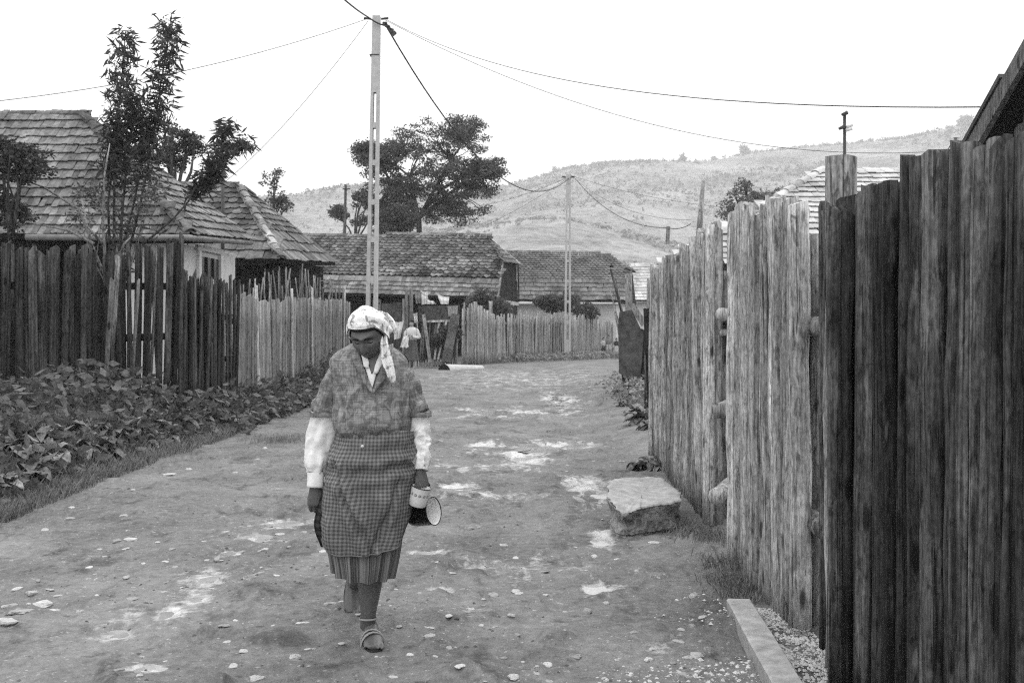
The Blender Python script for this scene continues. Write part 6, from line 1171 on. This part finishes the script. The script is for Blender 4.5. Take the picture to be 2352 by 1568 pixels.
# ------------------------------------------------------------------ people in the distance
M_['blouse_p'] = m_plain('pale blouse', .50, .66, 12, .9, .1, .3, .01, 0); M_['skirt_g'] = m_plain('grey skirt', .07, .12, 10, .9, .1, .3, .01, 0); M_['kid_d'] = m_plain('dark jumper', .03, .06, 12, .9, .1, .2, .01, 0); M_['kid_l'] = m_plain('pale shirt', .36, .5, 12, .9, .1, .2, .01, 0); M_['kid_m'] = m_plain('grey shorts', .14, .22, 12, .9, .1, .2, .01, 0)
def figure(label, loc, h, top, low, turn=0.0, skirt=True, pose='arms_folded', bare_legs=True, group=None):
    x0, y0, z0 = loc; t = thing('person', label, 'person', loc, group); RZ = Matrix.Rotation(turn, 3, 'Z'); s = h / 1.6; wide = 1.0 if h > 1.3 else 1.15; hs = 1.0 if h > 1.3 else 1.25
    def p(x, y, z): q = RZ @ Vector((x * s * wide, y * s, z * s)); return Vector((x0, y0, z0)) + q
    b = MB(); S = sph(24, 36); Hd = head_pts(S) * s * hs; Hd = Hd @ np.array(RZ).T + np.array(p(0, -.015, 1.485)); b.grid(Hd, closed=True)
    b.tube([p(0, 0, 1.30), p(0, -.005, 1.42)], .048 * s, 10); b.tube([p(0, 0, .80), p(0, .01, 1.05), p(0, 0, 1.25), p(0, 0, 1.34)], [.10 * s, .085 * s, .095 * s, .06 * s], 12)
    for sd in (-1, 1):
        b.tube([p(.07 * sd, 0, .85), p(.075 * sd, 0, .45), p(.075 * sd, .02, .08)], [.075 * s, .052 * s, .034 * s], 10); b.tube([p(.075 * sd, .05, .04), p(.08 * sd, -.12, .03)], [.034 * s, .03 * s], 8)
        if pose == 'arms_folded': pts = [p(.16 * sd, 0, 1.29), p(.22 * sd, .01, 1.03), p(.02 * sd, -.17, 1.07 + .03 * sd)]
        else: pts = [p(.15 * sd, 0, 1.29), p(.19 * sd, .0, 1.03), p(.19 * sd, -.06, .80)]
        b.tube(pts, [.045 * s, .038 * s, .026 * s], 9); e = pts[-1]; dr = (pts[-1] - pts[-2]).normalized()
        for f in range(4): b.tube([e, e + dr * .05 * s + Vector((0, 0, (.02 - f * .014) * s)), e + dr * .085 * s + Vector((0, -.01 * s, (.02 - f * .016) * s))], [.014 * s, .012 * s, .008 * s], 6)
        b.tube([e, e + dr * .02 * s + Vector((0, -.01, .03 * s)), e + dr * .045 * s + Vector((0, -.015, .045 * s))], [.013 * s, .011 * s, .008 * s], 6)
    remeshed('body', b, M_['skin_l'], t, .011 * max(.7, s), 1)
    def ringloft(name, rows, mat, seed, n=30, fold=.0):
        P = np.zeros((len(rows), n + 1, 3)); A = np.linspace(0, 2 * math.pi, n + 1)
        for i, (z, rx, ry, yo) in enumerate(rows):
            for j, a in enumerate(A): f = 1 + fold * math.sin(7 * a) * (1 - i / len(rows)); q = p(math.cos(a) * rx * f, -math.sin(a) * ry * f + yo, z); P[i, j] = q
        c = MB(); c.grid(P); return c.build(name, mat, t, True)
    ringloft('top', [(.93, .155, .115, 0), (1.0, .15, .12, 0), (1.12, .165, .14, 0), (1.25, .175, .14, .005), (1.33, .14, .10, .01), (1.375, .058, .056, .005)], top, 1, 30, .03)
    for sd in (-1, 1):
        if pose == 'arms_folded': pts = [p(.14 * sd, .01, 1.31), p(.20 * sd, .01, 1.20), p(.235 * sd, .01, 1.04), p(.15 * sd, -.10, 1.035), p(.07 * sd, -.155, 1.06)]; rr = [(.045 * s,) * 2, (.056 * s,) * 2, (.056 * s,) * 2, (.05 * s,) * 2, (.042 * s,) * 2]
        else: pts = [p(.14 * sd, .01, 1.31), p(.17 * sd, .01, 1.2), p(.185 * sd, 0, 1.08)]; rr = [(.06 * s,) * 2, (.064 * s,) * 2, (.062 * s,) * 2]
        P, UV = sleeve(pts, rr, 16, 16, lambda A, k: .006 * np.sin(k * 16 + A)); part('sleeve', P, UV, top, t)
    if skirt: ringloft('skirt', [(.30, .235, .19, .02), (.5, .215, .175, .015), (.75, .19, .15, .01), (.90, .165, .13, 0), (.97, .145, .115, 0)], low, 2, 42, .07)
    else:
        for sd in (-1, 1): P, UV = sleeve([p(.06 * sd, 0, .95), p(.075 * sd, 0, .75), p(.08 * sd, 0, .50)], [(.10 * s, .11 * s), (.095 * s, .10 * s), (.085 * s, .09 * s)], 16, 10); part('trouser_leg', P, UV, low, t)
    hb_ = MB(); th = np.linspace(.05, 1, 10); P = np.zeros((10, 33, 3))
    for i in range(10):
        for j, a in enumerate(np.linspace(0, 2 * math.pi, 33)):
            frn = (math.cos(a) + 1) / 2; el = math.pi / 2 - th[i] * (math.pi / 2 - (R(22) if frn > .78 else R(-40) + (R(62) * max(0, frn - .3) / .5))); v_ = head_pts(np.array([[math.cos(el) * math.sin(a), -math.cos(el) * math.cos(a), math.sin(el)]]))[0] * 1.10; P[i, j] = np.array(RZ) @ (v_ * s * hs) + np.array(p(0, -.015, 1.49))
    hb_.grid(P); hb_.build('hair', M_['hair'], t, True); return t, p, s
gl = at(946, 848, 32.6); gt_, pp, s_ = figure('girl in pale blouse and grey skirt standing with folded arms by the dark gate', (gl.x, gl.y, gzs(gl.x, gl.y) + .0), 1.60, M_['blouse_p'], M_['skirt_g'], R(-12))
b = MB(); b.tube([pp(.09, .09, 1.50), pp(.11, .10, 1.38), pp(.12, .08, 1.28)], [.035, .03, .012], 8); b.build('hair_tail', M_['hair'], gt_, True)
b = MB(); P = np.zeros((9, 8, 3))
for i in range(9):
    for j in range(8): u, v = j / 7 - .5, i / 8; P[i, j] = pp(-.13 + u * (.18 + .10 * v) - .06 * v, -.22 + .03 * math.sin(j * 1.7 + i), 1.04 - .34 * v + .03 * math.sin(j * 2))
b.grid(P); o = b.build('folded_cloth', M_['cloth_w'], None, True); tag(o, 'white bundled cloth held in the folded arms of the girl', 'cloth'); sm = o.modifiers.new('th', 'SOLIDIFY'); sm.thickness = .01
for (px, py, h, tp_, lw_, lb_, sk, tr) in ((1386, 818, .86, 'kid_l', 'kid_d', 'small dark-haired child at the left of the group by the far fence', False, .4), (1398, 819, .96, 'kid_m', 'kid_l', 'tallest child in grey top and pale shorts standing by the far fence', False, -.2), (1416, 817, .84, 'kid_d', 'kid_l', 'child in dark top half hidden behind the broken rusty panel', True, .1)):
    c = at(px, py, 44.8); figure(lb_, (c.x, c.y, gzs(c.x, c.y)), h, M_[tp_], M_[lw_], tr, sk, 'down', True, 'children at the bend')
